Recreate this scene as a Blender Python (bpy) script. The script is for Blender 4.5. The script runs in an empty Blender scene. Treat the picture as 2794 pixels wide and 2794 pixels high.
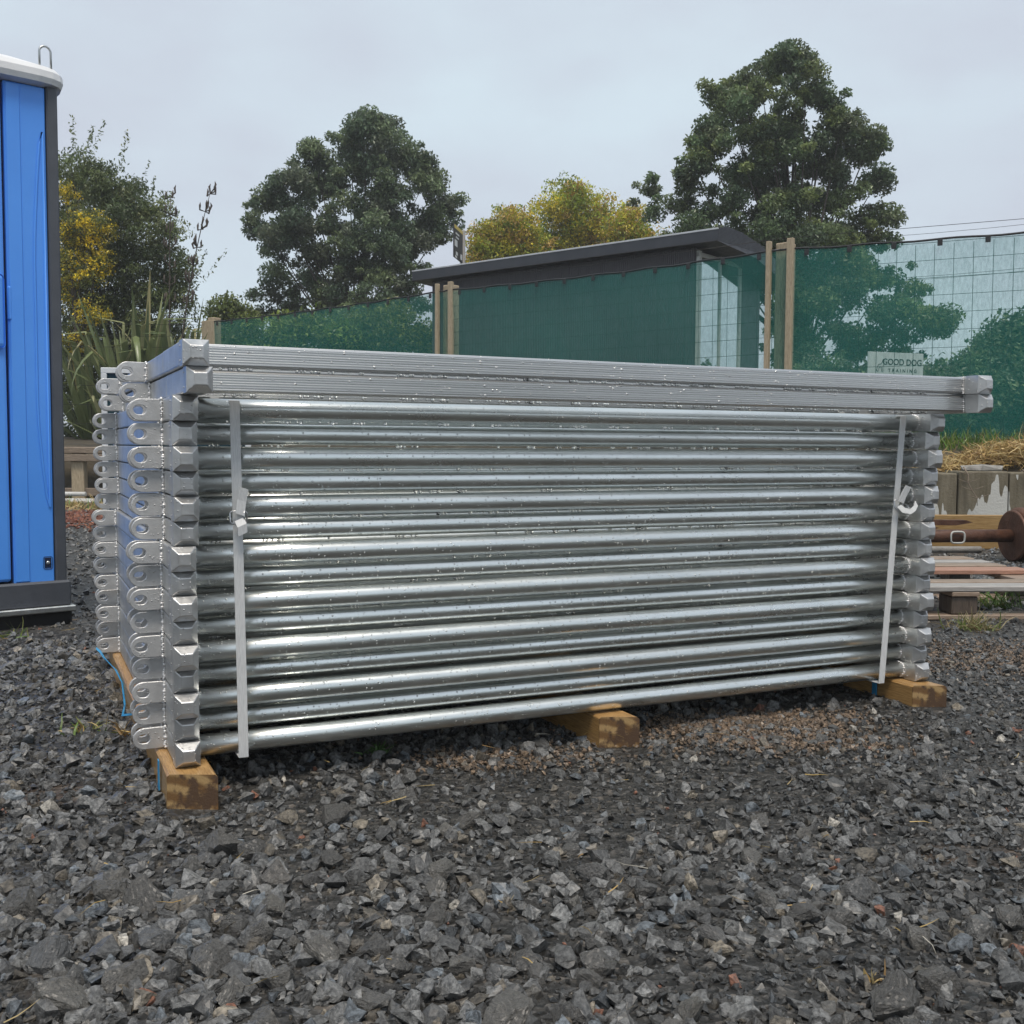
import bpy, bmesh, math, random
import numpy as np
from mathutils import Matrix, Vector

R = math.radians
rng = np.random.default_rng(7)
random.seed(7)
sc = bpy.context.scene
C = sc.collection

# ------------------------------------------------------------------ camera, sky, sun, exposure
CAM_H, PITCH, ROLL, FOC = 0.72, 0.0618, 0.0057, 2900 / 2794
cam_d = bpy.data.cameras.new('camera')
cam_d.sensor_width = 36
cam_d.lens = 36 * FOC
cam_d.clip_start, cam_d.clip_end = 0.05, 2000
cam = bpy.data.objects.new('camera', cam_d)
C.objects.link(cam)
cam.matrix_world = Matrix.Translation((0, 0, CAM_H)) @ Matrix.Rotation(math.pi / 2 - PITCH, 4, 'X') @ Matrix.Rotation(ROLL, 4, 'Z')
sc.camera = cam

SUN_EL, SUN_AZ = R(67), R(172)          # azimuth clockwise from +Y
world = bpy.data.worlds.new('World')
sc.world = world
world.use_nodes = True
wt = world.node_tree
wt.nodes.clear()
def wn(t): return wt.nodes.new(t)
sky = wn('ShaderNodeTexSky'); sky.sky_type = 'NISHITA'; sky.sun_disc = False
sky.sun_elevation = SUN_EL; sky.sun_rotation = SUN_AZ
sky_s = wn('ShaderNodeVectorMath'); sky_s.operation = 'SCALE'; sky_s.inputs['Scale'].default_value = 0.10
wt.links.new(sky.outputs[0], sky_s.inputs[0])
tc = wn('ShaderNodeTexCoord')
mp = wn('ShaderNodeMapping'); mp.inputs['Scale'].default_value = (1.0, 1.0, 2.2)
nz = wn('ShaderNodeTexNoise'); nz.inputs['Scale'].default_value = 2.6; nz.inputs['Detail'].default_value = 6; nz.inputs['Roughness'].default_value = .5
wt.links.new(tc.outputs['Generated'], mp.inputs[0]); wt.links.new(mp.outputs[0], nz.inputs[0])
cr = wn('ShaderNodeValToRGB')
cr.color_ramp.elements[0].position = .36; cr.color_ramp.elements[0].color = (.495, .525, .605, 1)
cr.color_ramp.elements[1].position = .64; cr.color_ramp.elements[1].color = (.570, .665, .730, 1)
wt.links.new(nz.outputs['Fac'], cr.inputs[0])
mx = wn('ShaderNodeMix'); mx.data_type = 'RGBA'; mx.inputs[0].default_value = .93   # overcast deck over the clear sky
wt.links.new(sky_s.outputs[0], mx.inputs[6]); wt.links.new(cr.outputs[0], mx.inputs[7])
bg = wn('ShaderNodeBackground'); bg.inputs['Strength'].default_value = .645
wo = wn('ShaderNodeOutputWorld')
wt.links.new(mx.outputs[2], bg.inputs[0]); wt.links.new(bg.outputs[0], wo.inputs[0])

sun_d = bpy.data.lights.new('sun', 'SUN')
sun_d.energy = 1.5; sun_d.angle = R(18); sun_d.color = (1, .91, .80)
sun = bpy.data.objects.new('sun', sun_d); C.objects.link(sun)
sd = Vector((math.sin(SUN_AZ) * math.cos(SUN_EL), math.cos(SUN_AZ) * math.cos(SUN_EL), math.sin(SUN_EL)))
sun.rotation_euler = (-sd).to_track_quat('-Z', 'Y').to_euler()
sun.location = sd * 30

sc.view_settings.view_transform = 'Standard'
sc.view_settings.look = 'None'
sc.view_settings.exposure = 0.95
sc.view_settings.gamma = 1.0
sc.view_settings.use_curve_mapping = False
sc.cycles.max_bounces = 6
sc.cycles.transparent_max_bounces = 12
sc.cycles.use_denoising = True

# ------------------------------------------------------------------ helpers
PXC, PXF = 1397.0, 2900.0
def at(px, py, d):
    """world point on the ray of photo pixel (2794 px scale) at distance y = d in front"""
    a0, b0 = px - PXC, py - PXC
    a = a0 * math.cos(ROLL) + b0 * math.sin(ROLL); b = -a0 * math.sin(ROLL) + b0 * math.cos(ROLL)
    y = PXF * math.cos(PITCH) - b * math.sin(PITCH); z = -PXF * math.sin(PITCH) - b * math.cos(PITCH)
    t = d / y
    return Vector((a * t, d, CAM_H + z * t))

class MB:
    def __init__(s): s.v = []; s.f = []; s.sm = []
    def add(s, vs, fs, smooth=False):
        o = len(s.v); s.v += [tuple(v) for v in vs]
        s.f += [tuple(i + o for i in f) for f in fs]; s.sm += [smooth] * len(fs)
        return s
    def box(s, x0, x1, y0, y1, z0, z1, M=None):
        vs = [Vector((x, y, z)) for z in (z0, z1) for y in (y0, y1) for x in (x0, x1)]
        if M: vs = [M @ v for v in vs]
        return s.add(vs, [(0, 2, 3, 1), (4, 5, 7, 6), (0, 1, 5, 4), (2, 6, 7, 3), (0, 4, 6, 2), (1, 3, 7, 5)])
    def bbox(s, x0, x1, y0, y1, z0, z1, b=.003, M=None, seg=1):
        bm = bmesh.new()
        bmesh.ops.create_cube(bm, size=1)
        for v in bm.verts:
            v.co = Vector(((x0 + x1) / 2 + v.co.x * (x1 - x0), (y0 + y1) / 2 + v.co.y * (y1 - y0), (z0 + z1) / 2 + v.co.z * (z1 - z0)))
        bmesh.ops.bevel(bm, geom=bm.edges[:], offset=b, segments=seg, affect='EDGES', profile=.5)
        bm.verts.index_update()
        vs = [(M @ v.co) if M else v.co.copy() for v in bm.verts]
        s.add(vs, [[v.index for v in f.verts] for f in bm.faces]); bm.free()
        return s
    def tube(s, pts, r, n=8, caps=True, smooth=True):
        pts = [Vector(p) for p in pts]; rs = r if isinstance(r, (list, tuple)) else [r] * len(pts)
        o = len(s.v); up = None
        for i, p in enumerate(pts):
            t = (pts[min(i + 1, len(pts) - 1)] - pts[max(i - 1, 0)]).normalized()
            if up is None:
                up = t.orthogonal().normalized()
            up = (up - t * up.dot(t)).normalized(); bi = t.cross(up)
            for k in range(n):
                a = 2 * math.pi * k / n
                s.v.append(tuple(p + (up * math.cos(a) + bi * math.sin(a)) * rs[i]))
        for i in range(len(pts) - 1):
            for k in range(n):
                k2 = (k + 1) % n
                s.f.append((o + i * n + k, o + i * n + k2, o + (i + 1) * n + k2, o + (i + 1) * n + k)); s.sm.append(smooth)
        if caps:
            s.f.append(tuple(o + k for k in reversed(range(n)))); s.sm.append(False)
            s.f.append(tuple(o + (len(pts) - 1) * n + k for k in range(n))); s.sm.append(False)
        return s
    def prism(s, poly, d, axis='Y', off=0.0):
        """poly 2-D (a,b) extruded by d; axis Y: (x,z), axis X: (y,z), axis Z: (x,y)"""
        n = len(poly)
        def P(a, b, t): return (a, t, b) if axis == 'Y' else ((t, a, b) if axis == 'X' else (a, b, t))
        vs = [P(a, b, off) for a, b in poly] + [P(a, b, off + d) for a, b in poly]
        fs = [tuple(range(n)), tuple(reversed(range(n, 2 * n)))] + [(i, i + n, (i + 1) % n + n, (i + 1) % n) for i in range(n)]
        return s.add(vs, fs)
    def ball(s, c, r, sub=1, sq=(1, 1, 1)):
        bm = bmesh.new(); bmesh.ops.create_icosphere(bm, subdivisions=sub, radius=1)
        bm.verts.index_update()
        s.add([(c[0] + v.co.x * r * sq[0], c[1] + v.co.y * r * sq[1], c[2] + v.co.z * r * sq[2]) for v in bm.verts],
              [[v.index for v in f.verts] for f in bm.faces], True); bm.free()
        return s
    def mesh(s, name, mat=None, fix=True):
        me = bpy.data.meshes.new(name)
        me.from_pydata(s.v, [], s.f)
        me.polygons.foreach_set('use_smooth', s.sm)
        if fix:
            bm = bmesh.new(); bm.from_mesh(me); bmesh.ops.recalc_face_normals(bm, faces=bm.faces); bm.to_mesh(me); bm.free()
        if mat: me.materials.append(mat)
        me.update()
        return me

def tag(o, label=None, cat=None, group=None, kind=None):
    if label: o['label'] = label
    if cat: o['category'] = cat
    if group: o['group'] = group
    if kind: o['kind'] = kind
    return o
def link(name, me, parent=None, loc=None, rot=None, scale=None):
    o = bpy.data.objects.new(name, me); C.objects.link(o)
    if parent: o.parent = parent
    if loc is not None: o.location = loc
    if rot is not None: o.rotation_euler = rot
    if scale is not None: o.scale = scale
    return o
def empty(name, loc, rz=0, label=None, cat=None, group=None):
    o = bpy.data.objects.new(name, None); C.objects.link(o)
    o.empty_display_size = .1; o.location = loc; o.rotation_euler = (0, 0, rz)
    return tag(o, label, cat, group)
def part(name, mb, mat, parent, loc=None, rot=None): return link(name, mb.mesh(name, mat), parent, loc, rot)

def fast_mesh(name, verts, faces_flat, nper, mat, col=None, smooth=False):
    me = bpy.data.meshes.new(name)
    nf = len(faces_flat) // nper
    me.vertices.add(len(verts)); me.vertices.foreach_set('co', np.asarray(verts, np.float32).ravel())
    me.loops.add(len(faces_flat)); me.loops.foreach_set('vertex_index', np.asarray(faces_flat, np.int32))
    me.polygons.add(nf); me.polygons.foreach_set('loop_start', np.arange(0, nf * nper, nper, dtype=np.int32))
    me.polygons.foreach_set('use_smooth', np.full(nf, smooth))
    if col is not None:
        ca = me.color_attributes.new('col', 'FLOAT_COLOR', 'POINT')
        ca.data.foreach_set('color', np.asarray(col, np.float32).ravel())
    me.materials.append(mat); me.update(calc_edges=True); me.validate()
    return me

# ------------------------------------------------------------------ materials
def new_mat(name):
    m = bpy.data.materials.new(name); m.use_nodes = True
    nt = m.node_tree; nt.nodes.clear()
    out = nt.nodes.new('ShaderNodeOutputMaterial'); b = nt.nodes.new('ShaderNodeBsdfPrincipled')
    nt.links.new(b.outputs[0], out.inputs[0])
    return m, nt, b, out
def node(nt, t, **kw):
    n = nt.nodes.new(t)
    for k, v in kw.items():
        if k in n.inputs: n.inputs[k].default_value = v
        else: setattr(n, k, v)
    return n
def coords(nt, stretch=(1, 1, 1), obj=False, rotz=0):
    if obj: s = node(nt, 'ShaderNodeTexCoord').outputs['Object']
    else: s = node(nt, 'ShaderNodeNewGeometry').outputs['Position']
    m = node(nt, 'ShaderNodeMapping'); m.inputs['Scale'].default_value = stretch; m.inputs['Rotation'].default_value = (0, 0, rotz)
    nt.links.new(s, m.inputs[0])
    return m.outputs[0]
def noise(nt, vec, scale, detail=4, rough=.55):
    n = node(nt, 'ShaderNodeTexNoise'); n.inputs['Scale'].default_value = scale; n.inputs['Detail'].default_value = detail; n.inputs['Roughness'].default_value = rough
    nt.links.new(vec, n.inputs['Vector']); return n.outputs['Fac']
def ramp(nt, fac, stops):
    r = node(nt, 'ShaderNodeValToRGB'); e = r.color_ramp.elements
    while len(e) > len(stops): e.remove(e[-1])
    while len(e) < len(stops): e.new(.5)
    for i, (p, c) in enumerate(stops): e[i].position = p; e[i].color = (*c, 1)
    nt.links.new(fac, r.inputs[0]); return r.outputs[0]
def maprange(nt, fac, a, b, c, d):
    m = node(nt, 'ShaderNodeMapRange')
    for i, v in enumerate((a, b, c, d)): m.inputs[1 + i].default_value = v
    nt.links.new(fac, m.inputs[0]); return m.outputs[0]
def math_(nt, op, a, b=None):
    m = node(nt, 'ShaderNodeMath', operation=op)
    for i, v in enumerate((a, b)):
        if v is None: continue
        if isinstance(v, (int, float)): m.inputs[i].default_value = v
        else: nt.links.new(v, m.inputs[i])
    return m.outputs[0]
def mixc(nt, fac, a, b, mode='MIX'):
    m = node(nt, 'ShaderNodeMix', data_type='RGBA', blend_type=mode)
    for i, v in ((0, fac), (6, a), (7, b)):
        if isinstance(v, (int, float)): m.inputs[i].default_value = v
        elif isinstance(v, tuple): m.inputs[i].default_value = (*v, 1)
        else: nt.links.new(v, m.inputs[i])
    return m.outputs[2]
def bump(nt, h, strength, dist, prev=None):
    b = node(nt, 'ShaderNodeBump'); b.inputs['Strength'].default_value = strength; b.inputs['Distance'].default_value = dist
    nt.links.new(h, b.inputs['Height'])
    if prev: nt.links.new(prev, b.inputs['Normal'])
    return b.outputs[0]
def drops(nt, vec, scale, prev=None, amount=.55, strength=.7):
    """beads of rain standing on a surface"""
    v = node(nt, 'ShaderNodeTexVoronoi', feature='F1'); v.inputs['Scale'].default_value = scale; v.inputs['Randomness'].default_value = 1
    nt.links.new(vec, v.inputs['Vector'])
    sep = node(nt, 'ShaderNodeSeparateColor'); nt.links.new(v.outputs['Color'], sep.inputs[0])
    keep = math_(nt, 'GREATER_THAN', sep.outputs[0], amount)
    rad = maprange(nt, sep.outputs[1], 0, 1, .12, .36)
    h = math_(nt, 'MAXIMUM', math_(nt, 'SUBTRACT', 1.0, math_(nt, 'POWER', math_(nt, 'DIVIDE', v.outputs['Distance'], rad), 2.0)), 0.0)
    h = math_(nt, 'MULTIPLY', math_(nt, 'SQRT', h), keep)
    return bump(nt, h, strength, .0018, prev)
def pmat(name, c1, c2, scale=6, rough=(.4, .6), metal=0, bmp=0, bscale=60, stretch=(1, 1, 1), wet=0, obj=False, spec=.5, rotz=0, detail=5, coat=0):
    m, nt, b, _ = new_mat(name)
    v = coords(nt, stretch, obj, rotz)
    n1 = noise(nt, v, scale, detail)
    nt.links.new(ramp(nt, n1, [(.3, c1), (.7, c2)]), b.inputs['Base Color'])
    nt.links.new(maprange(nt, noise(nt, v, scale * 2.7, 3), .3, .7, *rough), b.inputs['Roughness'])
    b.inputs['Metallic'].default_value = metal; b.inputs['Specular IOR Level'].default_value = spec
    b.inputs['Coat Weight'].default_value = coat; b.inputs['Coat Roughness'].default_value = .12
    nrm = None
    if bmp: nrm = bump(nt, noise(nt, v, bscale, 4), bmp, .01)
    if wet: nrm = drops(nt, coords(nt), wet, nrm)
    if nrm: nt.links.new(nrm, b.inputs['Normal'])
    return m

YAW = .4341
M = {}
def tube_mat():
    m, nt, b, _ = new_mat('galvanised_tube')
    oi = node(nt, 'ShaderNodeObjectInfo'); v0 = coords(nt, (.35, 1, 1), True)
    sc_ = node(nt, 'ShaderNodeMath', operation='MULTIPLY'); sc_.inputs[1].default_value = 40; nt.links.new(oi.outputs['Random'], sc_.inputs[0])
    ad = node(nt, 'ShaderNodeVectorMath', operation='ADD'); nt.links.new(v0, ad.inputs[0]); nt.links.new(sc_.outputs[0], ad.inputs[1]); v = ad.outputs[0]
    n1 = noise(nt, v, 12, 5, .6)
    big = noise(nt, v, 3.2, 4, .6)
    c0 = ramp(nt, n1, [(.3, (.70, .73, .71)), (.7, (.86, .89, .87))])
    nt.links.new(mixc(nt, maprange(nt, oi.outputs['Random'], 0, 1, 0, .22), c0, (.58, .60, .58)), b.inputs['Base Color'])
    rg = math_(nt, 'ADD', maprange(nt, noise(nt, v, 40, 5, .65), .3, .7, .25, .33), maprange(nt, big, .48, .68, 0, .06))
    nt.links.new(rg, b.inputs['Roughness'])
    b.inputs['Metallic'].default_value = 1
    nt.links.new(drops(nt, coords(nt), 170, bump(nt, noise(nt, v, 140, 3), .03, .004), .62, .9), b.inputs['Normal'])
    return m
M['tube'] = tube_mat()
M['zinc'] = pmat('galvanised_zinc', (.50, .50, .49), (.68, .68, .67), 14, (.36, .48), .86, .015, 120, wet=140)
M['lug'] = pmat('zinc_plate', (.46, .465, .47), (.60, .605, .61), 25, (.40, .56), .55, .12, 260, wet=150)
M['cap'] = pmat('pressed_cap', (.48, .48, .475), (.66, .66, .655), 20, (.30, .44), .85, .05, 150, wet=150)
M['weld'] = pmat('weld_metal', (.70, .70, .70), (.92, .92, .92), 90, (.30, .5), .55, .2, 300)
def extr():
    m, nt, b, _ = new_mat('extruded_aluminium')
    v = coords(nt, (.25, .25, 1), rotz=-YAW)
    n1 = noise(nt, coords(nt, (.004, .004, 14)), 26, 4, .6)
    nt.links.new(ramp(nt, n1, [(.3, (.52, .52, .515)), (.7, (.72, .72, .71))]), b.inputs['Base Color'])
    nt.links.new(maprange(nt, n1, .3, .7, .20, .36), b.inputs['Roughness'])
    b.inputs['Metallic'].default_value = .97
    nrm = bump(nt, n1, .04, .002)
    nt.links.new(drops(nt, coords(nt), 120, nrm, .7), b.inputs['Normal'])
    return m
M['extr'] = extr()

def wood(name, c1, c2, scale=7, rough=(.35, .6), axis=(1, .08, 1), rotz=0, bmp=.25, coat=0):
    m, nt, b, _ = new_mat(name)
    v = coords(nt, axis, True, rotz)
    w = noise(nt, v, scale * 6, 6, .65); big = noise(nt, v, scale * 1.2, 3)
    col = mixc(nt, big, ramp(nt, w, [(.3, c1), (.72, c2)]), ramp(nt, w, [(.35, tuple(x * .62 for x in c1)), (.7, tuple(x * .85 for x in c2))]))
    nt.links.new(col, b.inputs['Base Color'])
    nt.links.new(maprange(nt, big, .3, .7, *rough), b.inputs['Roughness'])
    nt.links.new(bump(nt, w, bmp, .004), b.inputs['Normal'])
    b.inputs['Coat Weight'].default_value = coat; b.inputs['Coat Roughness'].default_value = .2
    return m
M['bearer'] = wood('wet_pine', (.33, .175, .055), (.60, .37, .15), 7, (.28, .5), (7, .5, 7), 0, .3, .35)
def endgrain():
    m, nt, b, _ = new_mat('end_grain')
    v = coords(nt, (1, 1, 1), True)
    off = node(nt, 'ShaderNodeVectorMath', operation='ADD'); nt.links.new(v, off.inputs[0]); off.inputs[1].default_value = (.0, 0, .05)
    w = node(nt, 'ShaderNodeTexWave', wave_type='RINGS', rings_direction='Y'); w.inputs['Scale'].default_value = 9; w.inputs['Distortion'].default_value = 1.6; w.inputs['Detail'].default_value = 3
    w.inputs['Detail Scale'].default_value = 2
    nt.links.new(off.outputs[0], w.inputs['Vector'])
    ringc = ramp(nt, w.outputs['Fac'], [(.2, (.16, .085, .03)), (.8, (.38, .25, .11))])
    stain = noise(nt, v, 18, 5, .6)
    col = mixc(nt, maprange(nt, stain, .50, .58, 0, 1), ringc, (.085, .048, .026))
    nt.links.new(col, b.inputs['Base Color']); b.inputs['Roughness'].default_value = .6
    nt.links.new(bump(nt, noise(nt, v, 260, 3), .3, .003), b.inputs['Normal'])
    return m
M['endgrain'] = endgrain()
M['post'] = wood('weathered_post', (.30, .235, .15), (.56, .46, .32), 5, (.6, .85), (6, 6, .5))
M['oldwood'] = wood('grey_timber', (.15, .11, .08), (.36, .29, .22), 5, (.5, .8), (.4, 6, 6))
M['palletwood'] = wood('pallet_board', (.22, .15, .10), (.42, .33, .26), 5, (.35, .6), (.5, 7, 7), 0, .2, .2)
M['palletpink'] = wood('pink_pallet_board', (.35, .17, .11), (.52, .30, .22), 5, (.35, .6), (.5, 7, 7), 0, .2, .2)
M['palletgrey'] = wood('grey_pallet_board', (.30, .28, .26), (.50, .48, .46), 5, (.35, .6), (.5, 7, 7), 0, .2, .2)
M['darkwood'] = wood('dark_wet_block', (.06, .045, .035), (.15, .115, .09), 5, (.4, .7), (6, 6, .5))
M['tanplank'] = wood('tan_plank', (.28, .16, .05), (.45, .30, .13), 4, (.4, .6), (.5, 7, 7))

def vcol(name, rough=(.35, .6), bmp=.4, bscale=140, transl=0, spec=.5, var=.35, varscale=60, coat=0):
    m, nt, b, out = new_mat(name)
    a = node(nt, 'ShaderNodeAttribute', attribute_name='col')
    v = coords(nt)
    n = noise(nt, v, varscale, 4, .6)
    k = maprange(nt, n, .34, .66, 1 - var, 1 + var)
    mul = node(nt, 'ShaderNodeVectorMath', operation='SCALE'); nt.links.new(a.outputs['Color'], mul.inputs[0]); nt.links.new(k, mul.inputs['Scale'])
    nt.links.new(mul.outputs[0], b.inputs['Base Color'])
    nt.links.new(maprange(nt, noise(nt, v, varscale * .6, 3), .3, .7, *rough), b.inputs['Roughness'])
    b.inputs['Specular IOR Level'].default_value = spec
    b.inputs['Coat Weight'].default_value = coat; b.inputs['Coat Roughness'].default_value = .32
    if bmp: nt.links.new(bump(nt, noise(nt, v, bscale, 5, .65), bmp, .006), b.inputs['Normal'])
    if transl:
        t = node(nt, 'ShaderNodeBsdfTranslucent'); nt.links.new(mul.outputs[0], t.inputs[0])
        ms = node(nt, 'ShaderNodeMixShader'); ms.inputs[0].default_value = transl
        nt.links.new(b.outputs[0], ms.inputs[1]); nt.links.new(t.outputs[0], ms.inputs[2]); nt.links.new(ms.outputs[0], out.inputs[0])
    return m
M['gravel'] = vcol('wet_basalt_gravel', (.26, .60), .9, 190, var=.62, varscale=150, spec=.6, coat=.35)  # wide mottling, part stone colour and part painted shade of small hollows
M['leaf'] = vcol('wet_leaves', (.32, .5), 0, transl=.38, var=.25, varscale=3)
M['straw'] = vcol('dry_straw', (.5, .7), 0, transl=.2, var=.2, varscale=20)
def stone_mat():
    m, nt, b, _ = new_mat('basalt_stone')
    v = coords(nt); oi = node(nt, 'ShaderNodeObjectInfo')
    base = ramp(nt, oi.outputs['Random'], [(0, (.11, .109, .104)), (.45, (.180, .176, .165)), (.75, (.235, .225, .202)), (.93, (.175, .188, .203)), (1, (.27, .235, .19))])
    n = noise(nt, v, 120, 8, .8)
    col = mixc(nt, maprange(nt, n, .34, .66, 0, 1), mixc(nt, .55, base, (.022, .022, .023)), mixc(nt, .30, base, (.22, .205, .18)))  # mottled stone tone, its strong contrast also standing for shade in tiny cavities
    speck = maprange(nt, noise(nt, v, 420, 2), .68, .74, 0, .5)
    nt.links.new(mixc(nt, speck, col, (.24, .23, .21)), b.inputs['Base Color'])
    nt.links.new(maprange(nt, noise(nt, v, 40, 3), .3, .7, .26, .6), b.inputs['Roughness'])
    b.inputs['Specular IOR Level'].default_value = .6; b.inputs['Coat Weight'].default_value = .35; b.inputs['Coat Roughness'].default_value = .32
    nt.links.new(bump(nt, noise(nt, v, 260, 4), .6, .005, bump(nt, noise(nt, v, 70, 6, .75), 1.0, .022)), b.inputs['Normal'])
    return m
M['stone'] = stone_mat()
def ground_mat():
    m, nt, b, _ = new_mat('gravel_ground')
    v = coords(nt)
    v1 = node(nt, 'ShaderNodeTexVoronoi', feature='F1'); v1.inputs['Scale'].default_value = 75; nt.links.new(v, v1.inputs['Vector'])
    v2 = node(nt, 'ShaderNodeTexVoronoi', feature='F1'); v2.inputs['Scale'].default_value = 30; nt.links.new(v, v2.inputs['Vector'])
    sep = node(nt, 'ShaderNodeSeparateColor'); nt.links.new(v1.outputs['Color'], sep.inputs[0])
    cell = ramp(nt, sep.outputs[0], [(0, (.014, .014, .013)), (.6, (.034, .033, .031)), (.92, (.064, .060, .054)), (1, (.13, .115, .10))])  # soil kept very dark, painting in the shade between stones
    soil = noise(nt, v, 1.7, 5, .6)
    brown = maprange(nt, soil, .60, .72, 0, .7)
    col = mixc(nt, brown, cell, (.10, .062, .036))
    # patch of red scoria by the flax bed and tan dirt tracks
    nt.links.new(col, b.inputs['Base Color'])
    nt.links.new(maprange(nt, noise(nt, v, 30, 3), .3, .7, .35, .7), b.inputs['Roughness'])
    h = math_(nt, 'ADD', math_(nt, 'MULTIPLY', v1.outputs['Distance'], .5), v2.outputs['Distance'])
    nt.links.new(bump(nt, noise(nt, v, 120, 4), .4, .01, bump(nt, h, .8, .018)), b.inputs['Normal'])
    return m
M['ground'] = ground_mat()
M['scoria'] = vcol('red_scoria', (.6, .85), .4, 200, var=.3, varscale=70)
M['bank'] = pmat('bank_soil', (.025, .020, .013), (.07, .055, .032), 4, (.8, .95), 0, .6, 25)

# ------------------------------------------------------------------ ground
def hfield(x, y):
    z = .010 * np.sin(1.7 * x + .6 * y) * np.sin(1.3 * y - .4 * x + 1) + .006 * np.sin(5.1 * x + 2) * np.sin(4.3 * y + .5 * x) + .004 * np.sin(11 * x - 3 * y) * np.sin(9 * y)
    fade = np.clip(1.4 - np.hypot(x, y - 3) / 14, 0, 1)
    return z * fade
def sheet(lo, hi, flo, fhi, nf, nc):
    a = np.linspace(flo, fhi, nf)
    s = np.geomspace(.3, 1, nc)
    left = flo - (np.geomspace(1, 1 + (flo - lo), nc) - 1)[1:][::-1]; right = fhi + (np.geomspace(1, 1 + (hi - fhi), nc) - 1)[1:]
    return np.concatenate([left, a, right])
xs = sheet(-400, 400, -7, 7, 150, 26); ys = sheet(-300, 600, .3, 13, 150, 26)
gx, gy = np.meshgrid(xs, ys)
gz = hfield(gx, gy)
gv = np.stack([gx, gy, gz], -1).reshape(-1, 3)
nx, ny = len(xs), len(ys)
ii = (np.arange(ny - 1)[:, None] * nx + np.arange(nx - 1)[None]).ravel()
gf = np.stack([ii, ii + 1, ii + 1 + nx, ii + nx], -1).ravel()
ground = link('ground', fast_mesh('ground', gv, gf, 4, M['ground'], smooth=True))
tag(ground, kind='structure')

# ---- stones
def hull(seed, npts, flat=(.5, .85), sub=0, rough=0.0):
    """angular crushed stone: convex hull of scattered points, optionally broken up further"""
    r = np.random.default_rng(seed)
    p = r.normal(size=(npts, 3)); p /= np.linalg.norm(p, axis=1, keepdims=True); p *= r.uniform(.72, 1.12, (npts, 1))
    p *= [1, r.uniform(.60, .95), r.uniform(*flat)]
    bm = bmesh.new()
    for q in p: bm.verts.new(q)
    res = bmesh.ops.convex_hull(bm, input=bm.verts)
    bmesh.ops.delete(bm, geom=list({e for e in res['geom_unused'] + res['geom_interior'] if isinstance(e, bmesh.types.BMVert)}), context='VERTS')
    for _ in range(sub): bmesh.ops.subdivide_edges(bm, edges=bm.edges[:], cuts=1, use_grid_fill=True)
    bmesh.ops.triangulate(bm, faces=bm.faces[:]); bm.verts.index_update()
    V = np.array([v.co[:] for v in bm.verts]); F = np.array([[v.index for v in f.verts] for f in bm.faces]); bm.free()
    if rough:
        n = V / (np.linalg.norm(V, axis=1, keepdims=True) + 1e-9); h = np.zeros(len(V))
        for k in range(12):
            fr = r.normal(size=3) * (2.5 + 2.0 * k); h += np.sin(V @ fr + r.uniform(0, 6)) / (1 + .7 * k)
        V = V + n * (h * rough * .5 + r.uniform(-.5, .5, len(V)) * rough)[:, None]
    V /= np.abs(V[:, :2]).max()
    return V, F
def rand_rot(n, tilt):
    a = rng.uniform(0, 2 * np.pi, n); t = rng.normal(0, tilt, n); t2 = rng.normal(0, tilt, n)
    ca, sa, ct, st_, cu, su = np.cos(a), np.sin(a), np.cos(t), np.sin(t), np.cos(t2), np.sin(t2)
    Z = np.zeros((n, 3, 3)); Z[:, 0, 0] = ca; Z[:, 0, 1] = -sa; Z[:, 1, 0] = sa; Z[:, 1, 1] = ca; Z[:, 2, 2] = 1
    X = np.zeros((n, 3, 3)); X[:, 0, 0] = 1; X[:, 1, 1] = ct; X[:, 1, 2] = -st_; X[:, 2, 1] = st_; X[:, 2, 2] = ct
    Y = np.zeros((n, 3, 3)); Y[:, 1, 1] = 1; Y[:, 0, 0] = cu; Y[:, 0, 2] = su; Y[:, 2, 0] = -su; Y[:, 2, 2] = cu
    W = np.zeros((n, 3, 3)); b = rng.uniform(0, 2 * np.pi, n); W[:, 0, 0] = np.cos(b); W[:, 0, 1] = -np.sin(b); W[:, 1, 0] = np.sin(b); W[:, 1, 1] = np.cos(b); W[:, 2, 2] = 1
    return Z @ X @ Y @ W
def stone_cols(n, lo=.04, hi=.22):
    base = (lo + (hi - lo) * rng.random(n) ** 1.2)[:, None] * np.array([[.985, .99, .97]])
    k = rng.random(n)
    base[k < .10] *= np.array([.88, 1.0, 1.14])
    base[(k > .86) & (k < .95)] *= np.array([1.25, 1.08, .85])
    base[k > .990] = np.array([.34, .32, .28]) * rng.uniform(.6, 1.2, ((k > .990).sum(), 1))
    base[(k > .980) & (k < .984)] = np.array([.20, .085, .05])
    return np.concatenate([base, np.ones((n, 1))], 1)
def scatter_mesh(name, pos, size, bases, mat, tilt=.5, sink=.25, cols=None):
    n = len(pos); rot = rand_rot(n, tilt); which = rng.integers(0, len(bases), n)
    if cols is None: cols = stone_cols(n)
    V, F, K = [], [], []; off = 0
    for b, (bv, bf) in enumerate(bases):
        idx = np.where(which == b)[0]
        if not len(idx): continue
        v = np.einsum('nij,vj->nvi', rot[idx] * size[idx][:, None, None], bv)
        h = bv[:, 2].max() * size[idx]
        v += pos[idx][:, None, :]; v[:, :, 2] += (h * (1 - 2 * sink))[:, None]
        V.append(v.reshape(-1, 3))
        F.append((bf[None] + (np.arange(len(idx)) * len(bv))[:, None, None] + off).reshape(-1)); off += len(idx) * len(bv)
        K.append(np.repeat(cols[idx], len(bv), 0))
    return fast_mesh(name, np.concatenate(V), np.concatenate(F), 3, mat, np.concatenate(K))
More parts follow.
